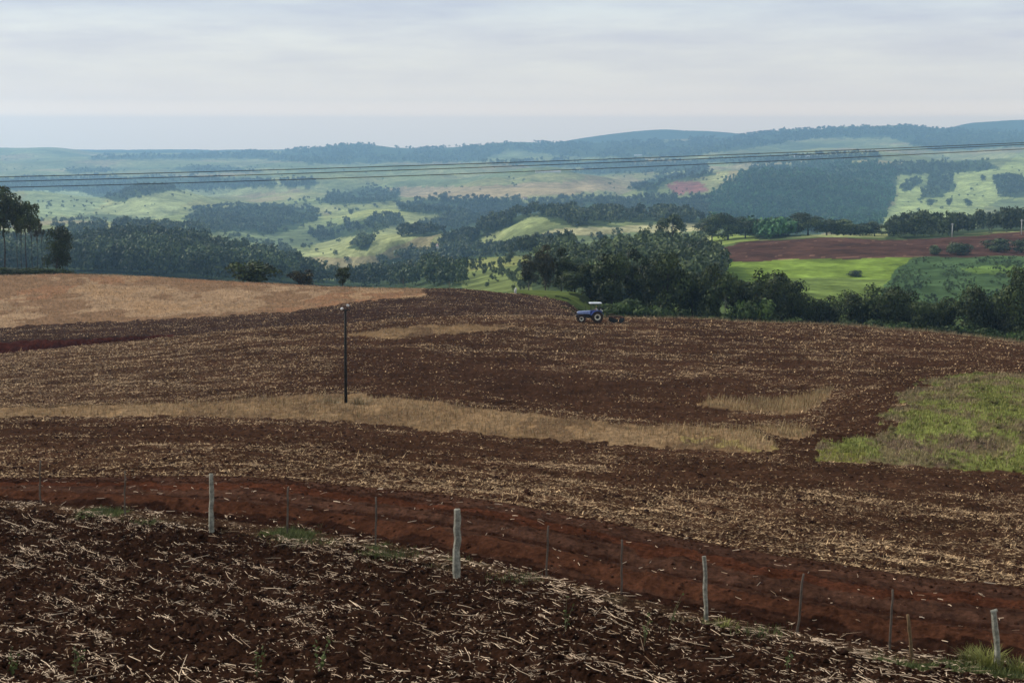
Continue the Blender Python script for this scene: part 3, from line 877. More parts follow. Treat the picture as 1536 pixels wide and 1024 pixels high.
# ---------------------------------------------------------------- foliage
M_LEAF_DK = leaf_mat("leaf_dark", (.030, .046, .0145), .3)
M_LEAF_GR = leaf_mat("leaf_green", (.040, .070, .019), .3)
M_LEAF_OL = leaf_mat("leaf_olive", (.032, .034, .017))
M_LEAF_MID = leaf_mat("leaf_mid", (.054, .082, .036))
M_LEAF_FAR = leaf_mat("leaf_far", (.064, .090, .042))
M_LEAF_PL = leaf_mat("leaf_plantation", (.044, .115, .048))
M_SCRUB = leaf_mat("leaf_scrub", (.062, .105, .044))
M_BARK = plain_mat("bark", (.055, .042, .033), .9, 0, .1, 5, .4, .5)
M_BARK_P = plain_mat("pale_bark", (.17, .15, .13), .9, 0, .1, 5, .35, .4)


def leaf_quads(C, dirs, size, spread=.8):
    n = len(C)
    nr = dirs + rng.normal(0, spread, (n, 3)); nr /= np.linalg.norm(nr, axis=1)[:, None]
    t = np.cross(nr, rng.normal(0, 1, (n, 3))); t /= np.linalg.norm(t, axis=1)[:, None]
    b = np.cross(nr, t)
    s = size[:, None]
    return np.stack([C - t * s, C - b * s * .62, C + t * s, C + b * s * .62], 1)


def crown_mesh(name, blobs, n, leaf, mat, flat=.8):
    B = np.array(blobs)
    p = B[:, 3] ** 2; p /= p.sum()
    i = rng.choice(len(B), n, p=p)
    d = rng.normal(0, 1, (n, 3)); d /= np.linalg.norm(d, axis=1)[:, None]
    d[:, 2] = np.where((d[:, 2] < 0) & (rng.random(n) < .45), -d[:, 2], d[:, 2])
    rad = B[i, 3] * (.45 + .62 * rng.random(n) ** .6)
    C = B[i, :3] + d * rad[:, None] * np.array([1, 1, flat])
    q = leaf_quads(C, d, leaf * rng.uniform(.6, 1.35, n), .42)
    me = new_mesh(name, q, np.arange(4 * n).reshape(-1, 4))
    bt = rng.uniform(.5, 1.8, len(B))[i] * rng.uniform(.9, 1.1, n)
    a = me.attributes.new("tint", 'FLOAT', 'POINT'); a.data.foreach_set("value", np.repeat(bt, 4).astype(np.float32))
    me.materials.append(mat)
    return me


def trunk_mesh(name, blobs, mat, fork=.3, r0=.022, lean=(0, 0), limbs=7, sway=.02):
    mb = MB()
    B = np.array(blobs)
    top = B[:, 2].max() * .93
    pts = []; rr = []
    for k in range(7):
        t = k / 6
        pts.append((lean[0] * t + random.uniform(-sway, sway) * t, lean[1] * t + random.uniform(-sway, sway) * t, -.03 + (top + .03) * t))
        rr.append(r0 * (1 - .82 * t) * (1.35 if k == 0 else 1))
    mb.tube(pts, rr, 7)
    for j in np.argsort(-B[:, 3])[:limbs]:
        e = Vector(B[j, :3])
        zs = fork + (e.z - fork) * random.uniform(.15, .55) if e.z > fork else e.z * .5
        t = np.clip(zs / top, 0.05, .95)
        s = Vector((lean[0] * t, lean[1] * t, zs))
        mid = s.lerp(e, .5) + Vector((0, 0, .03))
        mb.tube([s, mid, e], [r0 * .5 * (1 - .4 * t), r0 * .36, r0 * .12], 5)
    me = bpy.data.meshes.new(name)
    me.from_pydata([tuple(v) for v in mb.v], [], mb.f)
    me.polygons.foreach_set("use_smooth", [True] * len(me.polygons)); me.update()
    me.materials.append(mat)
    return me


def rand_blobs(n, cz, rx, rz, rmin, rmax, lean=(0, 0)):
    out = []
    for k in range(n):
        d = np.random.default_rng(int(rng.integers(1e9))).normal(0, 1, 3); d /= np.linalg.norm(d)
        q = .35 + .55 * random.random()
        out.append((lean[0] * cz + d[0] * rx * q, lean[1] * cz + d[1] * rx * q, cz + d[2] * rz * q, random.uniform(rmin, rmax)))
    return out


class Proto:
    def __init__(s, kind, mat, bark=None):
        bark = bark or M_BARK
        if kind == 'round':
            b = rand_blobs(15, .60, .46, .36, .14, .24) + rand_blobs(7, .24, .38, .12, .11, .18); n, lf, kw = 4200, .024, dict(fork=.22, limbs=9)
        elif kind == 'tall':
            b = rand_blobs(24, .54, .27, .46, .08, .15); n, lf, kw = 3200, .022, dict(fork=.2, limbs=8, r0=.018)
        elif kind == 'bush':
            b = rand_blobs(17, .42, .50, .34, .15, .24) + rand_blobs(8, .2, .5, .12, .12, .2); n, lf, kw = 2200, .038, dict(fork=.1, limbs=8, r0=.02)
        elif kind == 'gum':
            b = rand_blobs(20, .74, .30, .24, .08, .15); n, lf, kw = 3000, .020, dict(fork=.5, limbs=9, r0=.014, sway=.03)
        elif kind == 'thin':
            b = rand_blobs(9, .80, .14, .16, .035, .07); n, lf, kw = 420, .016, dict(fork=.45, limbs=7, r0=.010, sway=.035)
        elif kind == 'open':
            b = rand_blobs(10, .76, .34, .2, .08, .14); n, lf, kw = 1500, .022, dict(fork=.3, limbs=9, r0=.016)
        elif kind == 'snag':
            b = rand_blobs(7, .7, .22, .28, .02, .04); n, lf, kw = 70, .012, dict(fork=.4, limbs=7, r0=.012)
        s.crown = crown_mesh("crown", b, n, lf, mat)
        s.trunk = trunk_mesh("trunk", b, bark, **kw)


def plant_tree(name, proto, pos, w, h, label, cat, group=None, yaw=None, tilt=0.0, leanx=0.0):
    e = empty(name, pos, random.uniform(0, 6.28) if yaw is None else yaw)
    e.scale = (w, w, h)
    if leanx:
        e.rotation_euler = (0, leanx, 0)
    obj("trunk", proto.trunk, None, e)
    obj("crown", proto.crown, None, e)
    tag(e, label, cat, group)
    return e


ORD = ["first", "second", "third", "fourth", "fifth", "sixth", "seventh", "eighth", "ninth", "tenth", "eleventh", "twelfth", "thirteenth",
       "fourteenth", "fifteenth", "sixteenth", "seventeenth", "eighteenth", "nineteenth", "twentieth"]
PR = [Proto('round', M_LEAF_DK) for _ in range(5)]
PT = [Proto('tall', M_LEAF_DK) for _ in range(3)]
PO = [Proto('tall', M_LEAF_OL, M_BARK_P) for _ in range(2)]
PB = [Proto('bush', M_LEAF_GR) for _ in range(4)]
PBD = [Proto('bush', M_LEAF_DK) for _ in range(2)]
PG = [Proto('gum', M_LEAF_DK) for _ in range(3)]
PTH = [Proto('thin', M_LEAF_OL) for _ in range(2)]


def tree_px(name, proto, u, vtop, wpx, t, label, cat='tree', group=None, **kw):
    """a tree standing on the ground at column u and feature t, as tall as the photo shows"""
    x, y, z = ground(u, t)
    _, vb = proj(x, y, z)
    h = max((vb - vtop) * y / F, 1.0)
    w = wpx * y / F / .92
    return plant_tree(name, proto, (x, y, z - .1), w, h * 1.02, label, cat, group, **kw)


# belt of dark trees behind the tractor's crest: (column, top row, width, feature offset)
G_BELT = "dark trees of the belt behind the ploughed crest"
BT = K("beyond")
BELT = [(862, 402, 46, .05), (885, 384, 52, .10), (918, 379, 56, .02), (955, 377, 62, .12), (1000, 380, 58, .03), (1038, 388, 56, .1), (1073, 396, 56, 0), (1107, 401, 50, .08),
        (1147, 402, 62, .02), (1186, 420, 50, .08), (1213, 434, 44, 0), (1243, 444, 44, .1), (1275, 438, 50, .03), (1318, 424, 62, .02), (1354, 436, 52, .08),
        (1390, 441, 50, .02), (1425, 444, 46, .1), (1458, 430, 58, .02), (1492, 440, 50, .08), (1530, 402, 60, .02)]
WHERE = {}
for i, (u, vt, w, dt) in enumerate(BELT):
    shape = "tall" if i in (1, 3, 7) else "round-crowned"
    tree_px("broadleaf_tree", PT[i % 3] if shape == "tall" else PR[i % 5], u, vt - 2, w * 1.25, BT + dt, f"{shape} dark tree, {ORD[i]} from the left in the belt behind the tractor{WHERE.get(i, '')}", 'tree', G_BELT)
for u, w in ((1575, 70), (1640, 70), (1720, 80)):
    pass
# brownish open trees at the left end of that belt
for i, (u, vt, w) in enumerate([(793, 384, 34), (818, 362, 38), (842, 372, 40), (858, 380, 40)]):
    tree_px("slender_tree", (PO + PT)[i % 4], u, vt, w * 1.35, BT + .12 + .03 * i, f"slender dark tree, {ORD[i]} from the left in the open group by the small green meadow", 'tree', "slender trees by the small meadow")
# second rank behind, filling the belt
for i, (u, vt, w) in enumerate([(905, 392, 60), (975, 394, 66), (1056, 408, 60), (1125, 420, 60), (1165, 428, 60), (1230, 452, 56), (1296, 444, 56), (1335, 446, 56), (1372, 452, 56), (1408, 456, 56), (1475, 450, 60), (1512, 446, 60)]):
    tree_px("broadleaf_tree", PR[(i * 2 + 1) % 5], u, vt, w * 1.25, BT + .22, f"dark filling tree of the belt's rear rank, {ORD[i]} from the left", 'tree', "rear rank of the dark belt")
# lighter bushes in front
G_BUSH = "green bushes before the dark belt"
for i, (u, vt, w) in enumerate([(900, 452, 44), (935, 440, 54), (972, 446, 50), (1010, 448, 54), (1052, 456, 50), (1092, 458, 52), (1128, 430, 56), (1170, 466, 46), (1262, 468, 48), (1300, 470, 44), (1345, 474, 44), (1395, 478, 44), (1445, 468, 56), (1490, 482, 50), (1530, 486, 50)]):
    tree_px("bush", (PB + PBD)[i % 4 if i not in (8, 11) else 4], u, vt, w * 1.1, BT - .18, f"rounded leafy bush, {ORD[i]} from the left in front of the dark belt", 'bush', G_BUSH)
tree_px("bare_tree", Proto('snag', M_LEAF_OL, M_BARK_P), 1087, 425, 30, BT - .1, "thin pale bare trunk standing among the dark belt trees", 'tree')
tree_px("emergent_tree", Proto('open', M_LEAF_MID), 1008, 320, 62, K("val_b") + .3, "tall open-crowned tree standing above the hazy wood", 'tree')
# left group on the tan field's crest
CB = K("crest_b")
LG = [(-38, 292, 60, 'gum'), (8, 284, 62, 'gum'), (40, 296, 46, 'gum'), (-8, 330, 40, 'thin'), (27, 312, 40, 'thin'), (33, 322, 36, 'thin'), (49, 325, 34, 'thin'), (57, 330, 34, 'thin')]
LAB = ["big gum tree cut by the left edge, darkest crown", "tallest gum tree of the left edge group, crown highest", "gum tree with the crown leaning right in the left edge group",
       "thin trunked sapling nearest the left frame edge", "thin sapling left in the trunk cluster under the gum crowns", "thin sapling in the middle of the trunk cluster under the gum crowns",
       "thin sapling right of the middle in the trunk cluster", "thin tilted sapling at the right of the trunk cluster"]
for i, (u, vt, w, kd) in enumerate(LG):
    tree_px("gum_tree" if kd == 'gum' else "sapling", PG[i % 3] if kd == 'gum' else PTH[i % 2], u, vt, w * 1.5, CB + .12 + .02 * i, LAB[i], 'tree', "trees on the left crest")
tree_px("leaning_tree", Proto('round', M_LEAF_DK), 84, 334, 52, CB + .15, "dark forked tree leaning right at the end of the left group", 'tree', leanx=.10)
tree_px("sapling", PTH[1], 64, 330, 30, CB + .14, "slim nearly bare sapling close beside the leaning forked tree", 'tree')
for i, (u, vt, w) in enumerate([(-10, 396, 60), (28, 399, 46), (62, 398, 50), (92, 402, 36)]):
    tree_px("undergrowth_bush", PBD[i % 2], u, vt, w * 1.1, CB + .1, f"low dark bush under the left trees, {ORD[i]} from the left edge", 'bush', "undergrowth below the left trees")
PROB = Proto("bush", M_LEAF_OL)
tree_px("roadside_tree", PBD[1], 378, 379, 66, CB + .14, "bushy dark round tree alone behind the tan field's crest", 'tree')
tree_px("roadside_tree", PROB, 452, 396, 42, CB + .14, "small brownish tree behind the tan field, right of the dark round one", 'tree')
tree_px("roadside_tree", PT[1], 514, 393, 36, CB + .14, "narrow dark tree with a side tuft behind the tan field", 'tree')
tree_px("dead_tree", Proto('snag', M_LEAF_OL, M_BARK_P), 605, 408, 22, CB + .5, "pale bare dead tree before the valley wood", 'tree')

# tree row above the red field
PM = [Proto('round', M_LEAF_MID) for _ in range(3)] + [Proto('bush', M_LEAF_MID) for _ in range(2)]
ROWT = [(1068, 326, 38), (1092, 319, 46), (1118, 322, 36), (1150, 322, 44), (1160, 345, 34), (1182, 326, 40), (1212, 319, 46), (1240, 326, 38), (1265, 322, 40), (1290, 328, 34), (1312, 332, 30)]
for i, (u, vt, w) in enumerate(ROWT):
    tree_px("field_tree", PM[i % 5], u, vt, w * 1.3, K("val_c") + .30, f"dark leafy tree, {ORD[i]} from the left in the row above the red field", 'tree', "tree row above the red field")
for i, (u, vt, w, t, lb) in enumerate([(1402, 363, 20, 16.05, "small upright bush left of the round one on the red field's edge"), (1437, 357, 40, 16.05, "round bush at the lower edge of the red field"),
                                       (1497, 352, 46, 16.1, "wide dark bush right of the round one by the red field"), (1540, 350, 40, 16.1, "dark bush at the frame's right edge by the red field"),
                                       (1283, 402, 26, 15.6, "lone low shrub in the bright green field")]):
    tree_px("field_bush", PM[3 + i % 2], u, vt, w, t, lb, 'bush', "bushes around the red field")
# lone trees on the far pastures
for i, (u, v, hp, lb) in enumerate([(1424, 309, 12, "lone round tree on the pale right pasture, left of another"), (1452, 311, 13, "lone tree on the pale right pasture, near the hilltop wood"),
                                    (1396, 310, 13, "leafy pair-like tree on the pale right pasture, leftmost there"), (1474, 272, 10, "small round tree high on the right pasture, left one"),
                                    (1494, 272, 11, "small round tree high on the right pasture, right one"), (1047, 344, 10, "little round tree on the pale field by the tall open tree"),
                                    (665, 306, 18, "dark tall tree over the left central pasture"), (765, 396, 18, "round bush on the lit valley field"),
                                    (700, 378, 14, "small dark tree beside the farmhouse in the valley"), (527, 322, 9, "tiny tree on the sunlit round pasture hill")]):
    x, y, z, r = hit(u, v)
    plant_tree("pasture_tree", PM[i % 3], (x, y, z - .2), hp * 1.1 * y / F, hp * y / F * 1.05, lb, 'tree', "lone trees on the pastures")

# far woods as masses -------------------------------------------------
def far_proto(n, leaf, tall=1.0):
    B = rand_blobs(7, .58, .34, .34, .16, .28)
    B = np.array(B); p = B[:, 3] ** 2; p /= p.sum()
    i = rng.choice(len(B), n, p=p)
    d = rng.normal(0, 1, (n, 3)); d /= np.linalg.norm(d, axis=1)[:, None]
    d[:, 2] = np.abs(d[:, 2]) * np.where(rng.random(n) < .75, 1, -1)
    C = B[i, :3] + d * (B[i, 3] * rng.uniform(.6, 1.05, n))[:, None]
    return leaf_quads(C, d, leaf * rng.uniform(.7, 1.3, n), .6)


FP = {'mid': [far_proto(230, .072) for _ in range(6)], 'far': [far_proto(64, .13) for _ in range(6)],
      'plant': [far_proto(40, .16) for _ in range(5)], 'ridge': [far_proto(26, .2) for _ in range(5)]}


def wood_mesh(name, P, H, W, protos, mat, tint=None):
    vs = []; tn = []
    pi = rng.integers(0, len(protos), len(P))
    for k, q in enumerate(protos):
        s = np.where(pi == k)[0]
        if not len(s): continue
        a = rng.random(len(s)) * 6.283
        ca, sa = np.cos(a)[:, None, None], np.sin(a)[:, None, None]
        qx = q[None, :, :, 0] * ca - q[None, :, :, 1] * sa
        qy = q[None, :, :, 0] * sa + q[None, :, :, 1] * ca
        qz = q[None, :, :, 2] + 0 * qx
        v = np.stack([qx * W[s][:, None, None], qy * W[s][:, None, None], qz * H[s][:, None, None]], -1) + P[s][:, None, None, :]
        vs.append(v.reshape(-1, 4, 3))
        t = rng.uniform(.6, 1.5, len(s)) * (1 + .35 * fbm(P[s][:, 0] / 90, P[s][:, 1] / 110, 307, 3))
        tn.append(np.repeat(t, len(q) * 4))
    v = np.concatenate(vs)
    me = new_mesh(name, v, np.arange(len(v) * 4).reshape(-1, 4))
    at = me.attributes.new("tint", 'FLOAT', 'POINT'); at.data.foreach_set("value", np.concatenate(tn).astype(np.float32))
    return me


M_LEAF_SUN = leaf_mat('leaf_pale', (.072, .105, .042))  # hollow wood: leaf colour lightened to offset the crowns' self-shade and suggest haze
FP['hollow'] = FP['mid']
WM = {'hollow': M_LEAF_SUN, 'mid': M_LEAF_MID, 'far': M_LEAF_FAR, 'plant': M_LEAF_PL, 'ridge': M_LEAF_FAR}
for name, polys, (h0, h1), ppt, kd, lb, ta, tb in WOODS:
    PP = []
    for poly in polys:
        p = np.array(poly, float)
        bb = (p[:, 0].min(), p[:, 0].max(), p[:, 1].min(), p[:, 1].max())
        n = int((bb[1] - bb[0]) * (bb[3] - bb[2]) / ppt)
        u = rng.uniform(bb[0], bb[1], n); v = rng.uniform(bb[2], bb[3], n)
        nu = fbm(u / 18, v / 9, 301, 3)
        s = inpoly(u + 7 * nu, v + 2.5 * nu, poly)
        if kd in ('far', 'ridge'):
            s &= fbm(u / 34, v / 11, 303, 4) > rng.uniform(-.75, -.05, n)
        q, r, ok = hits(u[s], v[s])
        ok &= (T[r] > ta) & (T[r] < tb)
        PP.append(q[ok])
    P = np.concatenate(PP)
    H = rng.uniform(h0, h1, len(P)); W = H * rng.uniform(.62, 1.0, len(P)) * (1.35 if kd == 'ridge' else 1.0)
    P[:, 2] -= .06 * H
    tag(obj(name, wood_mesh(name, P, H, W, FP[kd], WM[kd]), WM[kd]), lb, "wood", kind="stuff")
# scrub and scattered bushes over the pastures (nobody could count them)
u = rng.uniform(-50, 1590, 3600); v = rng.uniform(232, 400, 3600)
nn = fbm(u / 60, v / 26, 311, 4)
s = nn > rng.uniform(.0, .9, len(u))
q, r, ok = hits(u[s], v[s]); ok &= (T[r] > K("val_d")) & (T[r] < K("ridge"))
q = q[ok]; H = rng.uniform(4, 11, len(q)); q[:, 2] -= .1 * H
u = rng.uniform(-50, 1590, 16000); v = rng.uniform(226, 400, 16000)
g_, r, ok = hits(u, v)
cr_ = CREASE[r, np.clip(np.searchsorted(U, u), 1, NU - 1)]
dry_ = inpoly(u, v, [(430, 392), (480, 362), (600, 318), (700, 308), (700, 330), (640, 352), (570, 392)]) | inpoly(u, v, [(140, 322), (220, 280), (330, 272), (470, 268), (480, 284), (300, 298), (240, 330)]) | inpoly(u, v, [(1318, 340), (1345, 300), (1352, 255), (1540, 225), (1540, 300), (1440, 335)])
ok &= (T[r] > K("val_d") + .3) & (T[r] < K("far_f") + .3) & (cr_ < rng.uniform(.0, .11, len(u))) & ~(dry_ & (rng.random(len(u)) < .8))
g_ = g_[ok]; Hg = rng.uniform(6, 13, len(g_)); g_[:, 2] -= .1 * Hg
tag(obj("gully_trees", wood_mesh("gully_trees", g_, Hg, Hg * rng.uniform(.7, 1.1, len(g_)), FP['far'], M_LEAF_FAR), M_LEAF_FAR), "lines of trees along the creases between the far humps", "wood", kind="stuff")
tag(obj("pasture_scrub", wood_mesh("pasture_scrub", q, H, H * rng.uniform(.7, 1.2, len(q)), FP['far'], M_LEAF_FAR), M_LEAF_FAR), "scattered bushes dotted over the far pastures", "scrub", kind="stuff")
u = rng.uniform(1300, 1640, 5200); v = rng.uniform(386, 470, 5200)
s = inpoly(u, v, [(1350, 405), (1380, 386), (1640, 384), (1640, 470), (1300, 470), (1330, 428)]) & (fbm(u / 25, v / 10, 313, 3) > rng.uniform(-.6, .7, len(u)))
q, r, ok = hits(u[s], v[s]); ok &= (T[r] > K("hollow")) & (T[r] < K("val_c"))
q = q[ok]; H = rng.uniform(.4, 1.5, len(q)); q[:, 2] -= .1
tag(obj("scrub", wood_mesh("scrub", q, H, H * rng.uniform(.9, 1.6, len(q)), FP['mid'], M_SCRUB), M_SCRUB), "low dark scrub on the green slope right of the bright field", "scrub", kind="stuff")
u = rng.uniform(685, 800, 900); v = rng.uniform(386, 440, 900)
s = fbm(u / 14, v / 6, 317, 3) > rng.uniform(-.1, .6, 900)
q, r, ok = hits(u[s], v[s]); ok &= (T[r] > K("hollow")) & (T[r] < K("val_d"))
q = q[ok]; H = rng.uniform(1.0, 4, len(q)); q[:, 2] -= .1 * H
tag(obj("valley_scrub", wood_mesh("valley_scrub", q, H, H * .9, FP['mid'], M_LEAF_MID), M_LEAF_MID), "small bushes on the lit valley field left of the dark trees", "scrub", kind="stuff")

P, r, c = scatter(150, AREA * (ZC == ZI["grass_bank"]))
H = rng.uniform(.14, .36, len(P)); P[:, 2] -= .05
M_BROWNL = leaf_mat("leaf_weed", (.175, .165, .070))
tag(obj("bank_weeds", wood_mesh("bank_weeds", P, H, H * rng.uniform(1.2, 2.6, len(P)), FP['mid'], M_BROWNL), M_BROWNL), "low brownish weeds clumped over the grass bank", "weeds", kind="stuff")
# ---------------------------------------------------------------- fence
M_CONC = plain_mat("weathered_post", (.27, .255, .205), .9, 0, .15, 11, .7, .7)
M_STICK = plain_mat("grey_stick", (.12, .095, .075), .9, 0, .1, 9, .4, .3)
M_RUSTY = plain_mat("brown_stick", (.17, .11, .06), .9, 0, .1, 9, .4, .3)


def post(u0, v0, u1, v1, width, mat, name, label, cat, group, square=False, knob=False):
    x, y, z, r = hit(u0, v0)
    top = unproj(u1, v1, y)
    mb = MB()
    a = Vector((0, 0, -.3)); b = Vector((top[0] - x, 0, top[2] - z))
    n = 6 if square else 7
    pts = []; rr = []
    for k in range(9):
        t = k / 8
        p = a.lerp(b, t) + Vector((random.uniform(-1, 1), random.uniform(-1, 1), 0)) * width * (.16 if square else .25)
        pts.append(p); rr.append(width / 2 * (1.08 - .16 * t) * random.uniform(.88, 1.10))
    mb.tube(pts, rr, n)
    if knob:
        mb.tube([b + Vector((-.055, 0, -.02)), b + Vector((.06, 0, .02))], [.035, .03], 6)
    o = mb.build(name, mat, smooth=not square)
    o.location = (x, y, z)
    tag(o, label, cat, group)
    return o


G1 = "pale thick posts of the fence"; G2 = "thin sticks of the fence"
post(317, 797, 317, 710, .125, M_CONC, "fence_post", "pale grey thick fence post, leftmost of the four, upright", "fence post", G1, True)
post(684, 864, 687, 763, .150, M_CONC, "fence_post", "thickest grey weathered fence post, second of the four, in the frame's middle", "fence post", G1, True)
post(1061, 930, 1057, 834, .088, M_CONC, "fence_post", "slim pale fence post, third of the four, right of the middle", "fence post", G1, True)
post(1500, 1000, 1491, 916, .115, M_CONC, "fence_post", "pale fence post tilted out of the big green grass tuft, with a knobbed top", "fence post", G1, True, True)
for (u0, v0, u1, v1, w, mt, lb) in [
        (60, 756, 60, 690, .048, M_STICK, "thin dark fence stick nearest the left frame edge"),
        (187, 772, 187, 706, .040, M_STICK, "thin dark fence stick left of the leftmost pale post"),
        (431, 800, 432, 730, .045, M_STICK, "thin dark fence stick right of the leftmost pale post"),
        (563, 818, 564, 745, .045, M_STICK, "thin grey fence stick left of the thickest post"),
        (819, 866, 822, 788, .042, M_STICK, "thin pale-topped fence stick right of the thickest post"),
        (932, 890, 933, 809, .045, M_STICK, "thin grey-brown fence stick left of the slim pale post"),
        (1194, 950, 1205, 860, .050, M_STICK, "thin fence stick leaning right, next after the slim pale post"),
        (1335, 974, 1339, 884, .046, M_STICK, "thin upright fence stick beside the bent brown stake"),
        (1371, 986, 1362, 921, .070, M_RUSTY, "short bent brown stake left of the big grass tuft")]:
    post(u0, v0, u1, v1, w, mt, "fence_stick", lb, "fence stick", G2)

# tufts and weeds -----------------------------------------------------
def tuft(name, u, v, n, hmin, hmax, spread, mat, label, cat, width=.014):
    x, y, z, r = hit(u, v)
    P = np.stack([rng.normal(0, spread, n), rng.normal(0, spread, n), np.full(n, -.02)], 1)
    yaw = np.arctan2(P[:, 1], P[:, 0]) + rng.normal(0, .6, n)
    el = rng.uniform(.75, 1.5, n); L = rng.uniform(hmin, hmax, n)
    d = np.stack([np.cos(yaw) * np.cos(el), np.sin(yaw) * np.cos(el), np.sin(el)], 1)
    d2 = np.stack([np.cos(yaw) * np.cos(el - .55), np.sin(yaw) * np.cos(el - .55), np.sin(el - .55)], 1)
    s = np.stack([-np.sin(yaw), np.cos(yaw), 0 * yaw], 1) * (width * rng.uniform(.6, 1.3, n))[:, None] / 2
    m1 = P + d * L[:, None] * .55; m2 = m1 + d2 * L[:, None] * .45
    q = np.stack([P - s, P + s, m1 + s * .8, m1 - s * .8, m2 + s * .15, m2 - s * .15], 1)
    f = (np.arange(n)[:, None, None] * 6 + np.array([(0, 1, 2, 3), (3, 2, 4, 5)])[None]).reshape(-1, 4)
    q = q.reshape(-1, 3)
    g = [(i, j) for i in range(4) for j in range(12)]
    root = np.array([(math.cos(j * .5236) * spread * 2.6 * (i + .02) / 3, math.sin(j * .5236) * spread * 2.6 * (i + .02) / 3, .04 * hmax - .03 * i) for i, j in g])
    rf = np.array([(i * 12 + j, i * 12 + 12 + j, i * 12 + 12 + (j + 1) % 12, i * 12 + (j + 1) % 12) for i in range(3) for j in range(12)]) + len(q)
    o = obj(name, new_mesh(name, np.concatenate([q, root]), np.concatenate([f, rf])), mat, loc=(x, y, z))
    tag(o, label, cat)
    return o


tuft("grass_tuft", 1482, 998, 260, .2, .5, .14, M_GRASS, "big bright green grass tuft around the tilted pale post", "grass tuft")
tuft("grass_tuft", 1455, 990, 160, .15, .36, .12, M_GRASS, "smaller green tuft left of the big grass tuft", "grass tuft")
tuft("grass_tuft", 1525, 1006, 160, .15, .34, .14, M_GRASS, "low green tuft right of the big one, at the frame edge", "grass tuft")
tuft("grass_tuft", 1085, 938, 90, .1, .22, .12, M_GRASS, "small grass tuft at the foot of the slim pale post", "grass tuft")
tuft("dry_tuft", 540, 606, 160, .3, .85, .4, M_DRY, "pale dry grass tuft beside the lamp pole's foot", "grass tuft", .03)
tuft("dry_tuft", 497, 604, 130, .3, .8, .4, M_DRY, "pale dry grass tuft left of the lamp pole's foot", "grass tuft", .03)
M_WEED = plain_mat("weed_leaf", (.12, .15, .045), .7, 0, .2, 6, .4)
M_WSTEM = plain_mat("weed_stem", (.13, .12, .055), .8, 0, .2, 6, .3)


def weed(u, v, hpx, leaves, label, lean=.1):
    x, y, z, r = hit(u, v)
    h = hpx * y / F
    e = empty("weed", (x, y, z))
    mb = MB(); tips = []
    for k in range(3):
        a = random.uniform(0, 6.28); l = h * random.uniform(.65, 1.0) if k else h
        tip = Vector((math.cos(a) * h * .22 + lean * h, math.sin(a) * h * .2, l))
        mb.tube([(0, 0, -.03), (tip.x * .35, tip.y * .35, l * .5), tip], [.006, .005, .002], 5)
        tips.append(tip)
    mb.build("stem", M_WSTEM, e)
    n = leaves
    C = []; 
    for k in range(n):
        tp = tips[k % 3]; t = random.uniform(.2, 1)
        C.append(Vector((tp.x * t, tp.y * t, tp.z * t)))
    C = np.array([tuple(c) for c in C]) + rng.normal(0, .02, (n, 3))
    dd = rng.normal(0, 1, (n, 3)); dd[:, 2] = np.abs(dd[:, 2]); dd /= np.linalg.norm(dd, axis=1)[:, None]
    q = leaf_quads(C, dd, np.full(n, .028) * rng.uniform(.6, 1.4, n), .6)
    obj("foliage", new_mesh("foliage", q, np.arange(4 * n).reshape(-1, 4)), M_WEED, e)
    tag(e, label, "weed")


weed(478, 1012, 62, 40, "spindly weed at the bottom edge, left of the middle")
weed(385, 1014, 52, 26, "small weed at the bottom edge left of the spindly one")
weed(112, 1010, 46, 26, "low weed near the lower left corner, right of another")
weed(18, 1012, 44, 40, "leafy weed in the lower left corner")
weed(966, 968, 48, 34, "olive weed on the near soil below the thin grey-brown stick", .15)
weed(848, 946, 60, 22, "straggling weed stalk on the near soil right of the thickest post", .05)
weed(1003, 945, 60, 10, "pale dry weed leaning left of the slim pale post", .3)
weed(1180, 1002, 26, 26, "yellow-green seedling low on the near soil at the right")

# ---------------------------------------------------------------- lamp pole in the field
M_POLE = plain_mat("dark_pole", (.022, .020, .018), .8, 0, .2, 3, .3)
M_LAMP = plain_mat("lamp_housing", (.62, .64, .66), .4, .1, .4, 8, .12)
x, y, z, r = hit(519, 604)
top = unproj(520, 464, y); hp = top[2] - z
e = empty("lamp_pole", (x, y, z))
mb = MB(); mb.tube([(0, 0, -.4), (0.0, 0, hp * .5), (.03, 0, hp)], [.125, .105, .085], 10); mb.build("pole", M_POLE, e, True)
mb = MB(); mb.box((.03, 0, hp - .05), (.7, .09, .09), bev=.015); mb.build("crossarm", M_POLE, e)
for sx, dz, ry in ((-.24, .05, -.5), (.20, .30, .45)):
    mb = MB()
    R = Matrix.Rotation(ry, 3, 'Y') @ Matrix.Rotation(.5, 3, 'X')
    mb.box((.03 + sx, -.08, hp + dz), (.21, .13, .16), R, .03)
    lo = mb.build("floodlight", M_LAMP, e)
    mb = MB(); mb.tube([(.03 + sx * .6, 0, hp - .02), (.03 + sx, -.06, hp + dz)], [.03, .025], 6); mb.build("bracket", M_POLE, lo)
tag(e, "tall thin dark pole with two white floodlights on the stubble strip", "lamp pole")

# small far posts
M_WHITEP = plain_mat("white_post", (.62, .61, .58), .7, 0, .2, 4, .2)


def far_pole(u, vb, vt, wpx, name, label, mat, cat, arm=False):
    x, y, z, r = hit(u, vb)
    h = (vb - vt) * y / F
    w = max(wpx * y / F, .08)
    e = empty(name, (x, y, z))
    mb = MB(); mb.tube([(0, 0, -.3), (0, 0, h * .5), (0, 0, h)], [w / 2, w / 2 * .9, w / 2 * .75], 8); mb.build("pole", mat, e, True)
    if arm:
        mb = MB(); mb.box((0, -w * .6, h * .93), (h * .22, w * .4, w * .5), bev=.01); mb.build("crossarm", mat, e)
    tag(e, label, cat)
    return e


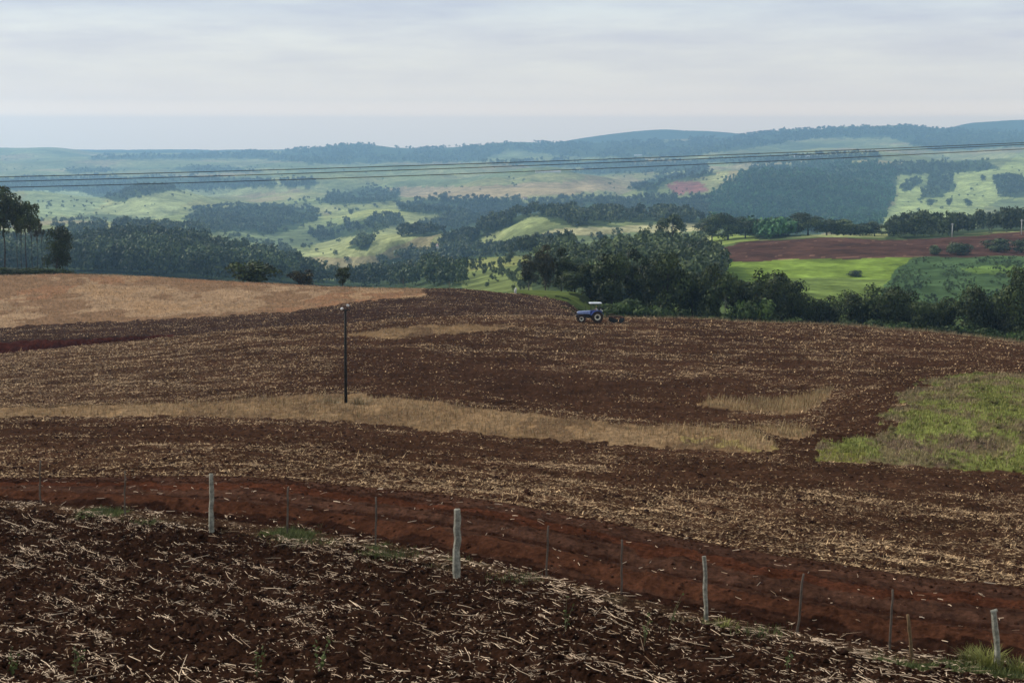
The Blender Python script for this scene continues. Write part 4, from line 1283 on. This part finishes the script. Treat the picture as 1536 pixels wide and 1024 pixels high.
far_pole(1428, 356, 335, 1.3, "utility_pole", "white utility pole above the red field, left of the other", M_WHITEP, "pole", True)
far_pole(1532, 352, 329, 1.3, "utility_pole", "white utility pole at the frame's right edge above the red field", M_WHITEP, "pole", True)
far_pole(674, 437, 422, 1.0, "marker_post", "thin grey stake on the ploughed crest", M_STICK, "post")
x, y, z, r = hit(773, 440)
mb = MB(); hh = 9 * y / F
mb.tube([(0, 0, -.2), (0, 0, hh * .55), (.12, 0, hh * .75), (.10, 0, hh)], [.26, .22, .16, .07], 8)
o = mb.build("feed_sack", M_WHITEP, None, True); o.location = (x, y, z)
tag(o, "small white upright bundle at the green meadow's edge", "bundle")

# ---------------------------------------------------------------- power lines
M_WIRE = plain_mat("cable", (.03, .03, .032), .6, 0, .3, 2, .1)
for i, (rows, lb) in enumerate([(((-500, 276), (0, 265.5), (512, 252), (1024, 235), (1536, 214), (2050, 190)), "topmost of three dark power cables crossing above the valley"),
                                (((-500, 281), (0, 272.5), (512, 258), (1024, 240), (1536, 216.5), (2050, 191)), "middle one of three dark power cables crossing above the valley"),
                                (((-500, 290), (0, 281.5), (512, 267), (1024, 248), (1536, 223.5), (2050, 195)), "lowest of three dark power cables crossing above the valley")]):
    a = np.array(rows, float)
    mm = pchip_slopes(a[:, 0], a[:, 1])
    us = np.linspace(-500, 2050, 70)
    vs_ = np.polyval(np.polyfit(a[:, 0], a[:, 1], 3), us)
    ds = np.interp(us, [-500, 2050], [68 + i * .4, 96 + i * .4])
    pts = [unproj(p, q, d) for p, q, d in zip(us, vs_, ds)]
    mb = MB(); mb.tube(pts, .018, 6)
    tag(mb.build("power_line", M_WIRE, None, True), lb, "power cable", "power cables over the valley")

# ---------------------------------------------------------------- tractor
M_BLUE = plain_mat("blue_paint", (.036, .070, .30), .45, 0, .4, 3, .35)
M_BLUEL = plain_mat("pale_hood_paint", (.27, .34, .58), .4, 0, .4, 3, .25)
M_WHITE = plain_mat("white_paint", (.72, .76, .80), .4, 0, .4, 3, .08)
M_CREAM = plain_mat("cream_rim", (.66, .62, .50), .5, 0, .4, 4, .12)
M_TYRE = plain_mat("tyre_rubber", (.045, .028, .021), .9, 0, .2, 6, .3)
M_BLACK = plain_mat("black_metal", (.018, .018, .019), .5, .2, .4, 4, .2)
M_RUST = plain_mat("rusty_steel", (.10, .045, .030), .8, .3, .3, 5, .4)
M_GLASS = plain_mat("lamp_glass", (.75, .75, .70), .15, 0, .6, 3, .05)


def wheel(parent, c, R, w, rimr, name="wheel"):
    e = empty(name, c); e.parent = parent
    mb = MB()
    mb.lathe([(rimr, -w / 2 * .8), (R * .88, -w / 2), (R * .97, -w / 2 * .75), (R, 0), (R * .97, w / 2 * .75), (R * .88, w / 2), (rimr, w / 2 * .8)], 'y', n=32)
    nl = 20
    for k in range(nl):
        for sd in (-1, 1):
            a = 2 * math.pi * (k + (.5 if sd > 0 else 0)) / nl
            M_ = Matrix.Rotation(-a, 3, 'Y') @ Matrix.Rotation(sd * .6, 3, 'X')
            mb.box((math.cos(a) * R * .99, sd * w * .22, math.sin(a) * R * .99), (R * .06, w * .52, R * .09), M_)
    mb.build("tyre", M_TYRE, e)
    mb = MB()
    mb.lathe([(rimr * .55, -w * .12), (rimr * .62, -w * .30), (rimr * .96, -w * .42), (rimr, -w * .40), (rimr, w * .40), (rimr * .96, w * .42), (rimr * .62, w * .30), (rimr * .55, w * .12)], 'y', n=28)
    mb.build("rim", M_CREAM, e, True)
    mb = MB()
    mb.lathe([(.001, -w * .34), (rimr * .34, -w * .34), (rimr * .36, -w * .2), (rimr * .56, -w * .12), (rimr * .56, w * .12), (rimr * .36, w * .2), (rimr * .34, w * .34), (.001, w * .34)], 'y', n=20)
    mb.build("hub", M_BLACK, e, True)
    return e


# x runs towards the rear (the tractor heads left in the picture), y away from the camera
x, y, z, r = hit(889, 483.5)
tr = empty("tractor", (x, y, z + .02), math.radians(4))
TRP = (x, y, z)
for sy in (-1, 1):
    wheel(tr, (.58, sy * .78, .78), .80, .42, .44)
    wheel(tr, (-1.66, sy * .70, .56), .57, .32, .30)
mb = MB()
mb.prism([(-2.18, 1.22), (-2.20, 1.42), (-2.05, 1.52), (-1.0, 1.60), (-.42, 1.62), (-.42, 1.2)], -.34, .34)
mb.build("hood", M_BLUEL, tr)
mb = MB(); mb.box((-.22, 0, 1.34), (.42, .74, .62), bev=.06); mb.box((.15, 0, 1.12), (.5, .62, .3), bev=.05); mb.build("cowl", M_BLUE, tr)
mb = MB(); mb.box((-2.21, 0, 1.2), (.04, .5, .34), bev=.01); mb.box((-2.25, 0, .86), (.3, .5, .3), bev=.04); mb.build("grille", M_BLACK, tr)
for sy in (-1, 1):
    mb = MB(); mb.box((-2.225, sy * .22, 1.40), (.05, .16, .1), bev=.02); mb.build("headlight", M_GLASS, tr)
mb = MB(); mb.box((-1.3, 0, .84), (1.5, .42, .38), bev=.05); mb.box((-1.25, 0, 1.1), (1.55, .46, .23), bev=.03); mb.box((-.2, 0, .84), (1.0, .5, .5), bev=.06); mb.box((.5, 0, .82), (.7, .6, .56), bev=.08)
mb.tube([(-1.66, -.66, .56), (-1.66, .66, .56)], .09, 8); mb.tube([(.58, -.7, .78), (.58, .7, .78)], .13, 8); mb.build("chassis", M_BLACK, tr)
mb = MB(); mb.tube([(-.95, .2, 1.6), (-.95, .2, 2.2), (-1.02, .2, 2.3)], [.045, .04, .04], 8); mb.build("exhaust_pipe", M_BLACK, tr)
for sy in (-1, 1):
    mb = MB()
    out = []
    for k in range(9):
        a = math.radians(15 + 150 * k / 8)
        out.append((.58 + math.cos(a) * .92, .80 + math.sin(a) * .92))
    inn = [(px_ * .965 + .58 * .035, pz_ * .965 + .80 * .035) for px_, pz_ in reversed(out)]
    mb.prism(out + inn, sy * .78 - .24, sy * .78 + .24)
    mb.box((.58, sy * .52, 1.32), (1.2, .05, .6), bev=.01)
    mb.build("fender", M_BLUE, tr)
    mb = MB(); mb.box((1.25, sy * .72, 1.66), (.1, .18, .22), bev=.03); mb.build("rear_lamp", M_GLASS, tr)
mb = MB(); mb.box((-.05, 0, 1.0), (.9, 1.2, .06), bev=.01); mb.build("platform", M_BLACK, tr)
mb = MB(); mb.box((.62, 0, 1.34), (.46, .5, .1), bev=.04); mb.box((.86, 0, 1.58), (.1, .48, .44), bev=.04); mb.build("seat", M_BLACK, tr)
mb = MB(); mb.tube([(-.02, 0, 1.6), (.14, 0, 1.82)], .025, 6)
mb.tube([Vector((.14, 0, 1.82)) + Vector((.10 * math.cos(a), .2 * math.sin(a), .17 * math.cos(a))) for a in np.linspace(0, 6.283, 17)], .018, 6); mb.build("steering_wheel", M_BLACK, tr)
for px_ in (-.28, 1.0):
    for sy in (-1, 1):
        mb = MB(); mb.tube([(px_ + (.1 if px_ < 0 else -.05), sy * .5, 1.2), (px_, sy * .52, 2.64)], .03, 6); mb.build("canopy_post", M_BLACK, tr)
mb = MB(); mb.box((.36, 0, 2.70), (1.75, 1.35, .14), bev=.06); mb.build("canopy", M_WHITE, tr)
tag(tr, "blue tractor with a white canopy and cream wheel rims on the crest", "tractor")

tr.scale = (.95, .95, .95)
# disc harrow behind it
hx = empty("disc_harrow", (TRP[0] + 2.95, TRP[1] + .1, TRP[2] + .02), math.radians(4))
mb = MB()
mb.tube([(-1.55, 0, .62), (-.3, 0, .72)], .06, 8); mb.box((.35, 0, .70), (1.4, .1, .12), bev=.02)
for xx in (-.25, .95):
    mb.box((xx, 0, .66), (.1, 2.3, .1), bev=.02)
mb.box((.35, -.8, .66), (1.2, .08, .08), bev=.02); mb.box((.35, .8, .66), (1.2, .08, .08), bev=.02)
mb.tube([(-.9, 0, .75), (-.4, 0, 1.15), (.3, 0, .75)], .04, 6)
mb.build("frame", M_RUST, hx)
for g, (xx, ang) in enumerate(((-.2, .22), (.95, -.22))):
    mb = MB()
    R = Matrix.Rotation(ang, 3, 'Z')
    for k in range(9):
        yy = -1.08 + .27 * k
        p = R @ Vector((0, yy, 0)) + Vector((xx, 0, .27))
        vs_ = MB(); vs_.lathe([(.001, -.012), (.16, -.03), (.30, -.0), (.30, .012), (.16, -.012), (.001, .006)], 'y', n=18)
        mb.add([R @ Vector(q) + p for q in vs_.v], vs_.f)
    mb.tube([R @ Vector((0, -1.15, 0)) + Vector((xx, 0, .27)), R @ Vector((0, 1.15, 0)) + Vector((xx, 0, .27))], .035, 8)
    for yy in (-.7, .7):
        mb.tube([R @ Vector((0, yy, 0)) + Vector((xx, 0, .27)), Vector((xx, yy, .66))], .03, 6)
    mb.build("disc_gang", M_BLACK, hx)
tag(hx, "dark rusty disc harrow drawn behind the tractor on the crest", "harrow")


# ---------------------------------------------------------------- skinned figures
def skinned(name, joints, bones, mat, sub=2, root=0):
    me = bpy.data.meshes.new(name)
    me.from_pydata([j[:3] for j in joints], bones, [])
    o = bpy.data.objects.new(name, me); COL.objects.link(o)
    sk = o.modifiers.new("skin", 'SKIN'); sk.use_smooth_shade = True
    for i, j in enumerate(joints):
        me.skin_vertices[0].data[i].radius = (j[3], j[3])
        me.skin_vertices[0].data[i].use_root = (i == root)
    sb = o.modifiers.new("sub", 'SUBSURF'); sb.levels = sub; sb.render_levels = sub
    dg = bpy.context.evaluated_depsgraph_get()
    nm = bpy.data.meshes.new_from_object(o.evaluated_get(dg))
    bpy.data.objects.remove(o)
    nm.name = name
    nm.materials.clear(); nm.materials.append(mat)
    return nm


M_SKIN = plain_mat("skin", (.22, .12, .075), .6, 0, .3, 5, .1)
M_SHIRT = plain_mat("white_shirt", (.68, .67, .64), .85, 0, .2, 7, .1)
M_TROUS = plain_mat("dark_trousers", (.035, .04, .055), .9, 0, .2, 7, .2)
M_CAP = plain_mat("yellow_cap", (.42, .44, .12), .8, 0, .2, 7, .15)
# seated driver, facing -x; pelvis on the seat
pz = 1.46
J = [(.58, 0, pz, .12), (.57, 0, pz + .25, .125), (.53, 0, pz + .46, .13), (.52, 0, pz + .55, .06), (.50, 0, pz + .63, .085), (.49, 0, pz + .74, .095), (.49, 0, pz + .82, .06),
     (.54, -.19, pz + .46, .065), (.40, -.25, pz + .22, .05), (.18, -.17, pz + .32, .035), (.10, -.14, pz + .36, .03),
     (.54, .19, pz + .46, .065), (.40, .25, pz + .22, .05), (.18, .17, pz + .32, .035), (.10, .14, pz + .36, .03),
     (.48, -.11, pz + .0, .09), (.14, -.14, pz - .0, .07), (.10, -.14, pz - .36, .05), (-.02, -.14, pz - .42, .04),
     (.48, .11, pz + .0, .09), (.14, .14, pz - .0, .07), (.10, .14, pz - .36, .05), (-.02, .14, pz - .42, .04)]
Bn = [(0, 1), (1, 2), (2, 3), (3, 4), (4, 5), (5, 6), (2, 7), (7, 8), (8, 9), (9, 10), (2, 11), (11, 12), (12, 13), (13, 14), (0, 15), (15, 16), (16, 17), (17, 18), (0, 19), (19, 20), (20, 21), (21, 22)]
e = empty("person", tr.location, math.radians(4))
e.scale = (.95, .95, .95)
body = obj("body", skinned("body", J, Bn, M_SKIN), None, e)
# shirt and trousers follow the body a little outside it
JS = [(a, b, c, r_ + .014) for a, b, c, r_ in J]
sh = skinned("shirt", [JS[0][:3] + (.125,), JS[1], JS[2], JS[7], (.47, -.22, pz + .34, .07), JS[11], (.47, .22, pz + .34, .07)], [(0, 1), (1, 2), (2, 3), (3, 4), (2, 5), (5, 6)], M_SHIRT)
obj("shirt", sh, None, e)
tz = skinned("trousers", [(.58, 0, pz - .01, .135), JS[15], JS[16], JS[17], JS[19], JS[20], JS[21]], [(0, 1), (1, 2), (2, 3), (0, 4), (4, 5), (5, 6)], M_TROUS)
obj("trousers", tz, None, e)
mb = MB()
mb.lathe([(.001, .115), (.05, .11), (.095, .07), (.112, 0), (.10, -.02), (.001, -.02)], 'z', (.49, 0, pz + .79), 18)
mb.box((.36, 0, pz + .785), (.16, .17, .016), bev=.006)
mb.build("cap", M_CAP, e, True)
for nm_, bx, mt in (("nose", (.395, 0, pz + .70), M_SKIN),):
    mb = MB(); mb.tube([(.405, 0, pz + .735), (.385, 0, pz + .695), (.405, 0, pz + .685)], [.008, .016, .008], 6); mb.build(nm_, mt, e, True)
for sy in (-1, 1):
    mb = MB(); mb.tube([(.50, sy * .088, pz + .73), (.505, sy * .104, pz + .71), (.50, sy * .09, pz + .68)], [.014, .02, .012], 6); mb.build("ear", M_SKIN, e, True)
    mb = MB(); mb.tube([(.405, sy * .035, pz + .725), (.398, sy * .035, pz + .725)], [.012, .008], 8); mb.build("eye", M_BLACK, e, True)
tag(e, "person in a white shirt and yellowish cap sitting at the tractor's wheel", "person")

# grazing cattle on the sunlit pasture
M_COW = plain_mat("white_hide", (.70, .67, .60), .8, 0, .2, 2, .12)
CJ = [(0, 0, 1.05, .34), (.55, 0, 1.08, .33), (-.5, 0, 1.08, .32), (-.85, 0, 1.0, .17), (-1.15, 0, .7, .13), (-1.38, 0, .42, .09), (.85, 0, 1.12, .20), (.95, 0, .75, .04), (.97, 0, .5, .03)]
CB_ = [(0, 1), (0, 2), (2, 3), (3, 4), (4, 5), (1, 6), (6, 7), (7, 8)]
for sx, b_ in ((.62, 1), (-.52, 2)):
    for sy in (-1, 1):
        i0 = len(CJ)
        CJ += [(sx, sy * .2, .72, .14), (sx + (.1 if sx > 0 else -.02), sy * .2, .38, .075), (sx, sy * .2, .03, .06)]
        CB_ += [(b_, i0), (i0, i0 + 1), (i0 + 1, i0 + 2)]
cow = skinned("cow", CJ, CB_, M_COW, 1)
for u, v in [(641, 316), (645, 325), (648, 333), (652, 322), (655, 330), (658, 318), (660, 326), (647, 340), (654, 338), (643, 331), (637, 322), (662, 334)]:
    x, y, z, r = hit(u, v)
    o = obj("cow", cow, None, None, (x, y, z)); o.rotation_euler = (0, 0, random.uniform(0, 6.28))
    s = random.uniform(1.0, 1.25); o.scale = (s, s, s)
    tag(o, "one of the white cattle specks grazing on the pale central pasture hill", "cow", "white cattle on the central pasture")

# ---------------------------------------------------------------- far farm buildings
M_WALLW = plain_mat("plaster_wall", (.66, .64, .60), .8, 0, .2, 1, .1)
M_ROOFR = plain_mat("clay_roof", (.36, .18, .12), .85, 0, .2, 1, .2)
M_ROOFP = plain_mat("pinkish_roof", (.50, .36, .32), .85, 0, .2, 1, .15)
M_ROOFW = plain_mat("white_sheet_roof", (.72, .72, .70), .6, 0, .3, 1, .08)
M_PANE = plain_mat("window_pane", (.03, .035, .04), .2, 0, .5, 1, .1)
M_DOOR = plain_mat("door_wood", (.10, .06, .04), .7, 0, .2, 1, .2)


def house(name, u, v, w, dp, h, roofh, roofm, label, rz=0.0, nwin=2, cat="house"):
    x, y, z, r = hit(u, v)
    e = empty(name, (x, y, z), rz)
    mb = MB(); mb.box((0, 0, h / 2 - .4), (w, dp, h + .8)); 
    mb.prism([(-.01, h), (.01, h), (0, h + .01)], -.01, .01)
    mb.build("wall", M_WALLW, e)
    mb = MB(); ov = .5
    vs_ = []
    A = [(-w / 2 - ov, -dp / 2 - ov, h - .1), (w / 2 + ov, -dp / 2 - ov, h - .1), (w / 2 + ov, dp / 2 + ov, h - .1), (-w / 2 - ov, dp / 2 + ov, h - .1), (-w / 2 - ov, 0, h + roofh), (w / 2 + ov, 0, h + roofh)]
    B2 = [(a_, b_, c_ + .18) for a_, b_, c_ in A]
    mb.add(A + B2, [(0, 4, 5, 1), (3, 2, 5, 4), (6, 7, 11, 10), (9, 10, 11, 8), (0, 1, 7, 6), (2, 3, 9, 8), (0, 6, 10, 4), (4, 10, 9, 3), (1, 5, 11, 7), (5, 2, 8, 11)])
    mb.build("roof", roofm, e)
    mb = MB(); mb.box((w * .08, -dp / 2 - .03, 1.05), (1.0, .06, 2.1)); mb.build("door", M_DOOR, e)
    for k in range(nwin):
        xx = -w / 2 + w * (k + .5) / nwin
        if abs(xx - w * .08) < 1.2: xx += 1.9
        mb = MB(); mb.box((xx, -dp / 2 - .03, 1.6), (1.2, .06, 1.1)); mb.build("window", M_PANE, e)
    tag(e, label, cat)


house("farmhouse", 634, 396, 9, 6, 3.2, 1.6, M_ROOFP, "low house with a pale pink roof at the valley wood's edge", .25)
house("farmhouse", 665, 374, 15, 8, 4, 2.6, M_ROOFP, "larger pinkish-roofed house among trees in the central valley", -.2)
house("farmhouse", 788, 299, 10, 8, 4, 2.2, M_ROOFR, "small red-roofed white house amid the central gully woods", .3)
house("farmhouse", 939, 300, 24, 9, 4, 2.2, M_ROOFW, "long pale-roofed farmhouse amid the woods right of centre", .1, 4)
house("barn", 822, 259, 78, 12, 3.6, 3.0, M_ROOFW, "very long white barn roof on the far central terrace", .05, 8, "barn")
house("barn", 1212, 236, 105, 14, 4, 3.2, M_ROOFW, "longest pale barn on the far terrace above the square plantation", .05, 8, "barn")
house("barn", 957, 234, 40, 12, 4, 3, M_ROOFW, "small hazy white barn on the high terrace below the ridge", .1, 4, "barn")

# ---------------------------------------------------------------- haze
hz_x, y0, y1, zt, zb = 9500.0, -400.0, 14400.0, None, float(Z.min()) - 1.0
zt = float(max(Z.max() + 32.0, 40.0))
mb = MB(); mb.box((0, (y0 + y1) / 2, (zt + zb) / 2), (2 * hz_x, y1 - y0, zt - zb))
HM = bpy.data.materials.new("haze_air"); HM.use_nodes = True
nt = HM.node_tree
for n_ in list(nt.nodes):
    if n_.type != 'OUTPUT_MATERIAL': nt.nodes.remove(n_)
pv = nt.nodes.new("ShaderNodeVolumePrincipled")
pv.inputs["Color"].default_value = (.40, .67, 1.0, 1)
pv.inputs["Density"].default_value = 9.8e-5
pv.inputs["Anisotropy"].default_value = .45
nt.links.new(pv.outputs[0], [n_ for n_ in nt.nodes if n_.type == 'OUTPUT_MATERIAL'][0].inputs["Volume"])
hz = mb.build("haze", HM)
tag(hz, kind="stuff")
hz["label"] = "thin bluish haze over the whole valley"; hz["category"] = "haze"

# ---------------------------------------------------------------- sky and sun
SUN_EL, SUN_AZ = math.radians(36), math.radians(-62)      # azimuth from +y towards +x
w = bpy.data.worlds.new("World"); SC.world = w; w.use_nodes = True
nt = w.node_tree
bg = nt.nodes["Background"]
sky = nt.nodes.new("ShaderNodeTexSky"); sky.sky_type = 'NISHITA'; sky.sun_disc = False
sky.sun_elevation = SUN_EL; sky.sun_rotation = SUN_AZ
sky.air_density = 1.2; sky.dust_density = 2.0
tc = nt.nodes.new("ShaderNodeTexCoord")
G = tc.outputs["Generated"]
sx = nt.nodes.new("ShaderNodeSeparateXYZ"); nt.links.new(G, sx.inputs[0])
zz = sx.outputs["Z"]
el = mathn(nt, 'MAXIMUM', zz, 0.0)
v1 = scalevec(nt, G, (1.0, 1.0, 6.5))
n1 = noise(nt, v1, 9.0, 7, .58)
n2 = noise(nt, scalevec(nt, G, (1, 1, 5)), 16.0, 5, .55)
n3 = noise(nt, scalevec(nt, G, (1, 1, 16)), 3.2, 3, .5)
ramp = nt.nodes.new("ShaderNodeValToRGB"); nt.links.new(mathn(nt, 'MULTIPLY', el, 8.0, clamp=True), ramp.inputs[0])
cr = ramp.color_ramp                                       # height above the horizon: colour of the cloud deck
cr.elements[0].position = 0.0; cr.elements[0].color = (1.74, 1.37, 1.04, 1)
cr.elements[1].position = 1.0; cr.elements[1].color = (.69, .755, .815, 1)
for p, c in ((.134, (1.86, 1.43, 1.06, 1)), (.20, (1.27, 1.075, .90, 1)), (.285, (1.06, .955, .85, 1)), (.36, (.965, .905, .835, 1)), (.624, (.765, .80, .845, 1))):
    q = cr.elements.new(p); q.color = c
mix = mathn(nt, 'ADD', mathn(nt, 'MULTIPLY', n1, .62), mathn(nt, 'ADD', mathn(nt, 'MULTIPLY', n2, .18), mathn(nt, 'MULTIPLY', n3, .3)))
amt = maprange(nt, el, .018, .06, .0, 1.0)
kd = maprange(nt, mix, .44, .66, .87, 1.11)
kd = mathn(nt, 'ADD', mathn(nt, 'MULTIPLY', mathn(nt, 'SUBTRACT', kd, 1.0), amt), 1.0)
kb = mathn(nt, 'ADD', mathn(nt, 'MULTIPLY', mathn(nt, 'SUBTRACT', kd, 1.0), .5), 1.0)
cmb = nt.nodes.new("ShaderNodeCombineColor")
nt.links.new(kd, cmb.inputs[0]); nt.links.new(kd, cmb.inputs[1]); nt.links.new(kb, cmb.inputs[2])
cl = mixrgb(nt, 1.0, ramp.outputs[0], cmb.outputs[0], 'MULTIPLY')
zen = maprange(nt, el, .12, .8, 1.0, .72)                # overhead sky, out of view, dimmed to weaken the soft light on the land
cz = nt.nodes.new("ShaderNodeCombineColor")
for i in range(3): nt.links.new(zen, cz.inputs[i])
cl = mixrgb(nt, 1.0, cl, cz.outputs[0], 'MULTIPLY')
skc = nt.nodes.new("ShaderNodeVectorMath"); skc.operation = 'SCALE'; nt.links.new(sky.outputs[0], skc.inputs[0]); skc.inputs[3].default_value = 1.0
cl10 = nt.nodes.new("ShaderNodeVectorMath"); cl10.operation = 'SCALE'; nt.links.new(cl, cl10.inputs[0]); cl10.inputs[3].default_value = 10.0
fin = mixrgb(nt, .90, skc.outputs[0], cl10.outputs[0])
nt.links.new(fin, bg.inputs[0]); bg.inputs[1].default_value = .10

sl = bpy.data.lights.new("sun", 'SUN'); sl.energy = 3.2; sl.angle = math.radians(5); sl.color = (1, .93, .82)
so = bpy.data.objects.new("sun", sl); COL.objects.link(so)
dv = Vector((math.sin(SUN_AZ) * math.cos(SUN_EL), math.cos(SUN_AZ) * math.cos(SUN_EL), math.sin(SUN_EL)))
so.rotation_euler = (-dv).to_track_quat('-Z', 'Y').to_euler()
so.location = (0, 0, 200)

# ---------------------------------------------------------------- render settings
SC.view_settings.view_transform = 'Standard'
SC.view_settings.look = 'None'
SC.view_settings.exposure = 0.0
SC.view_settings.gamma = 1.0
SC.render.engine = 'CYCLES'
SC.cycles.use_denoising = True
SC.cycles.filter_width = 1.6
SC.cycles.max_bounces = 5
SC.cycles.diffuse_bounces = 3
SC.cycles.glossy_bounces = 2
SC.cycles.volume_bounces = 2
SC.cycles.transparent_max_bounces = 4
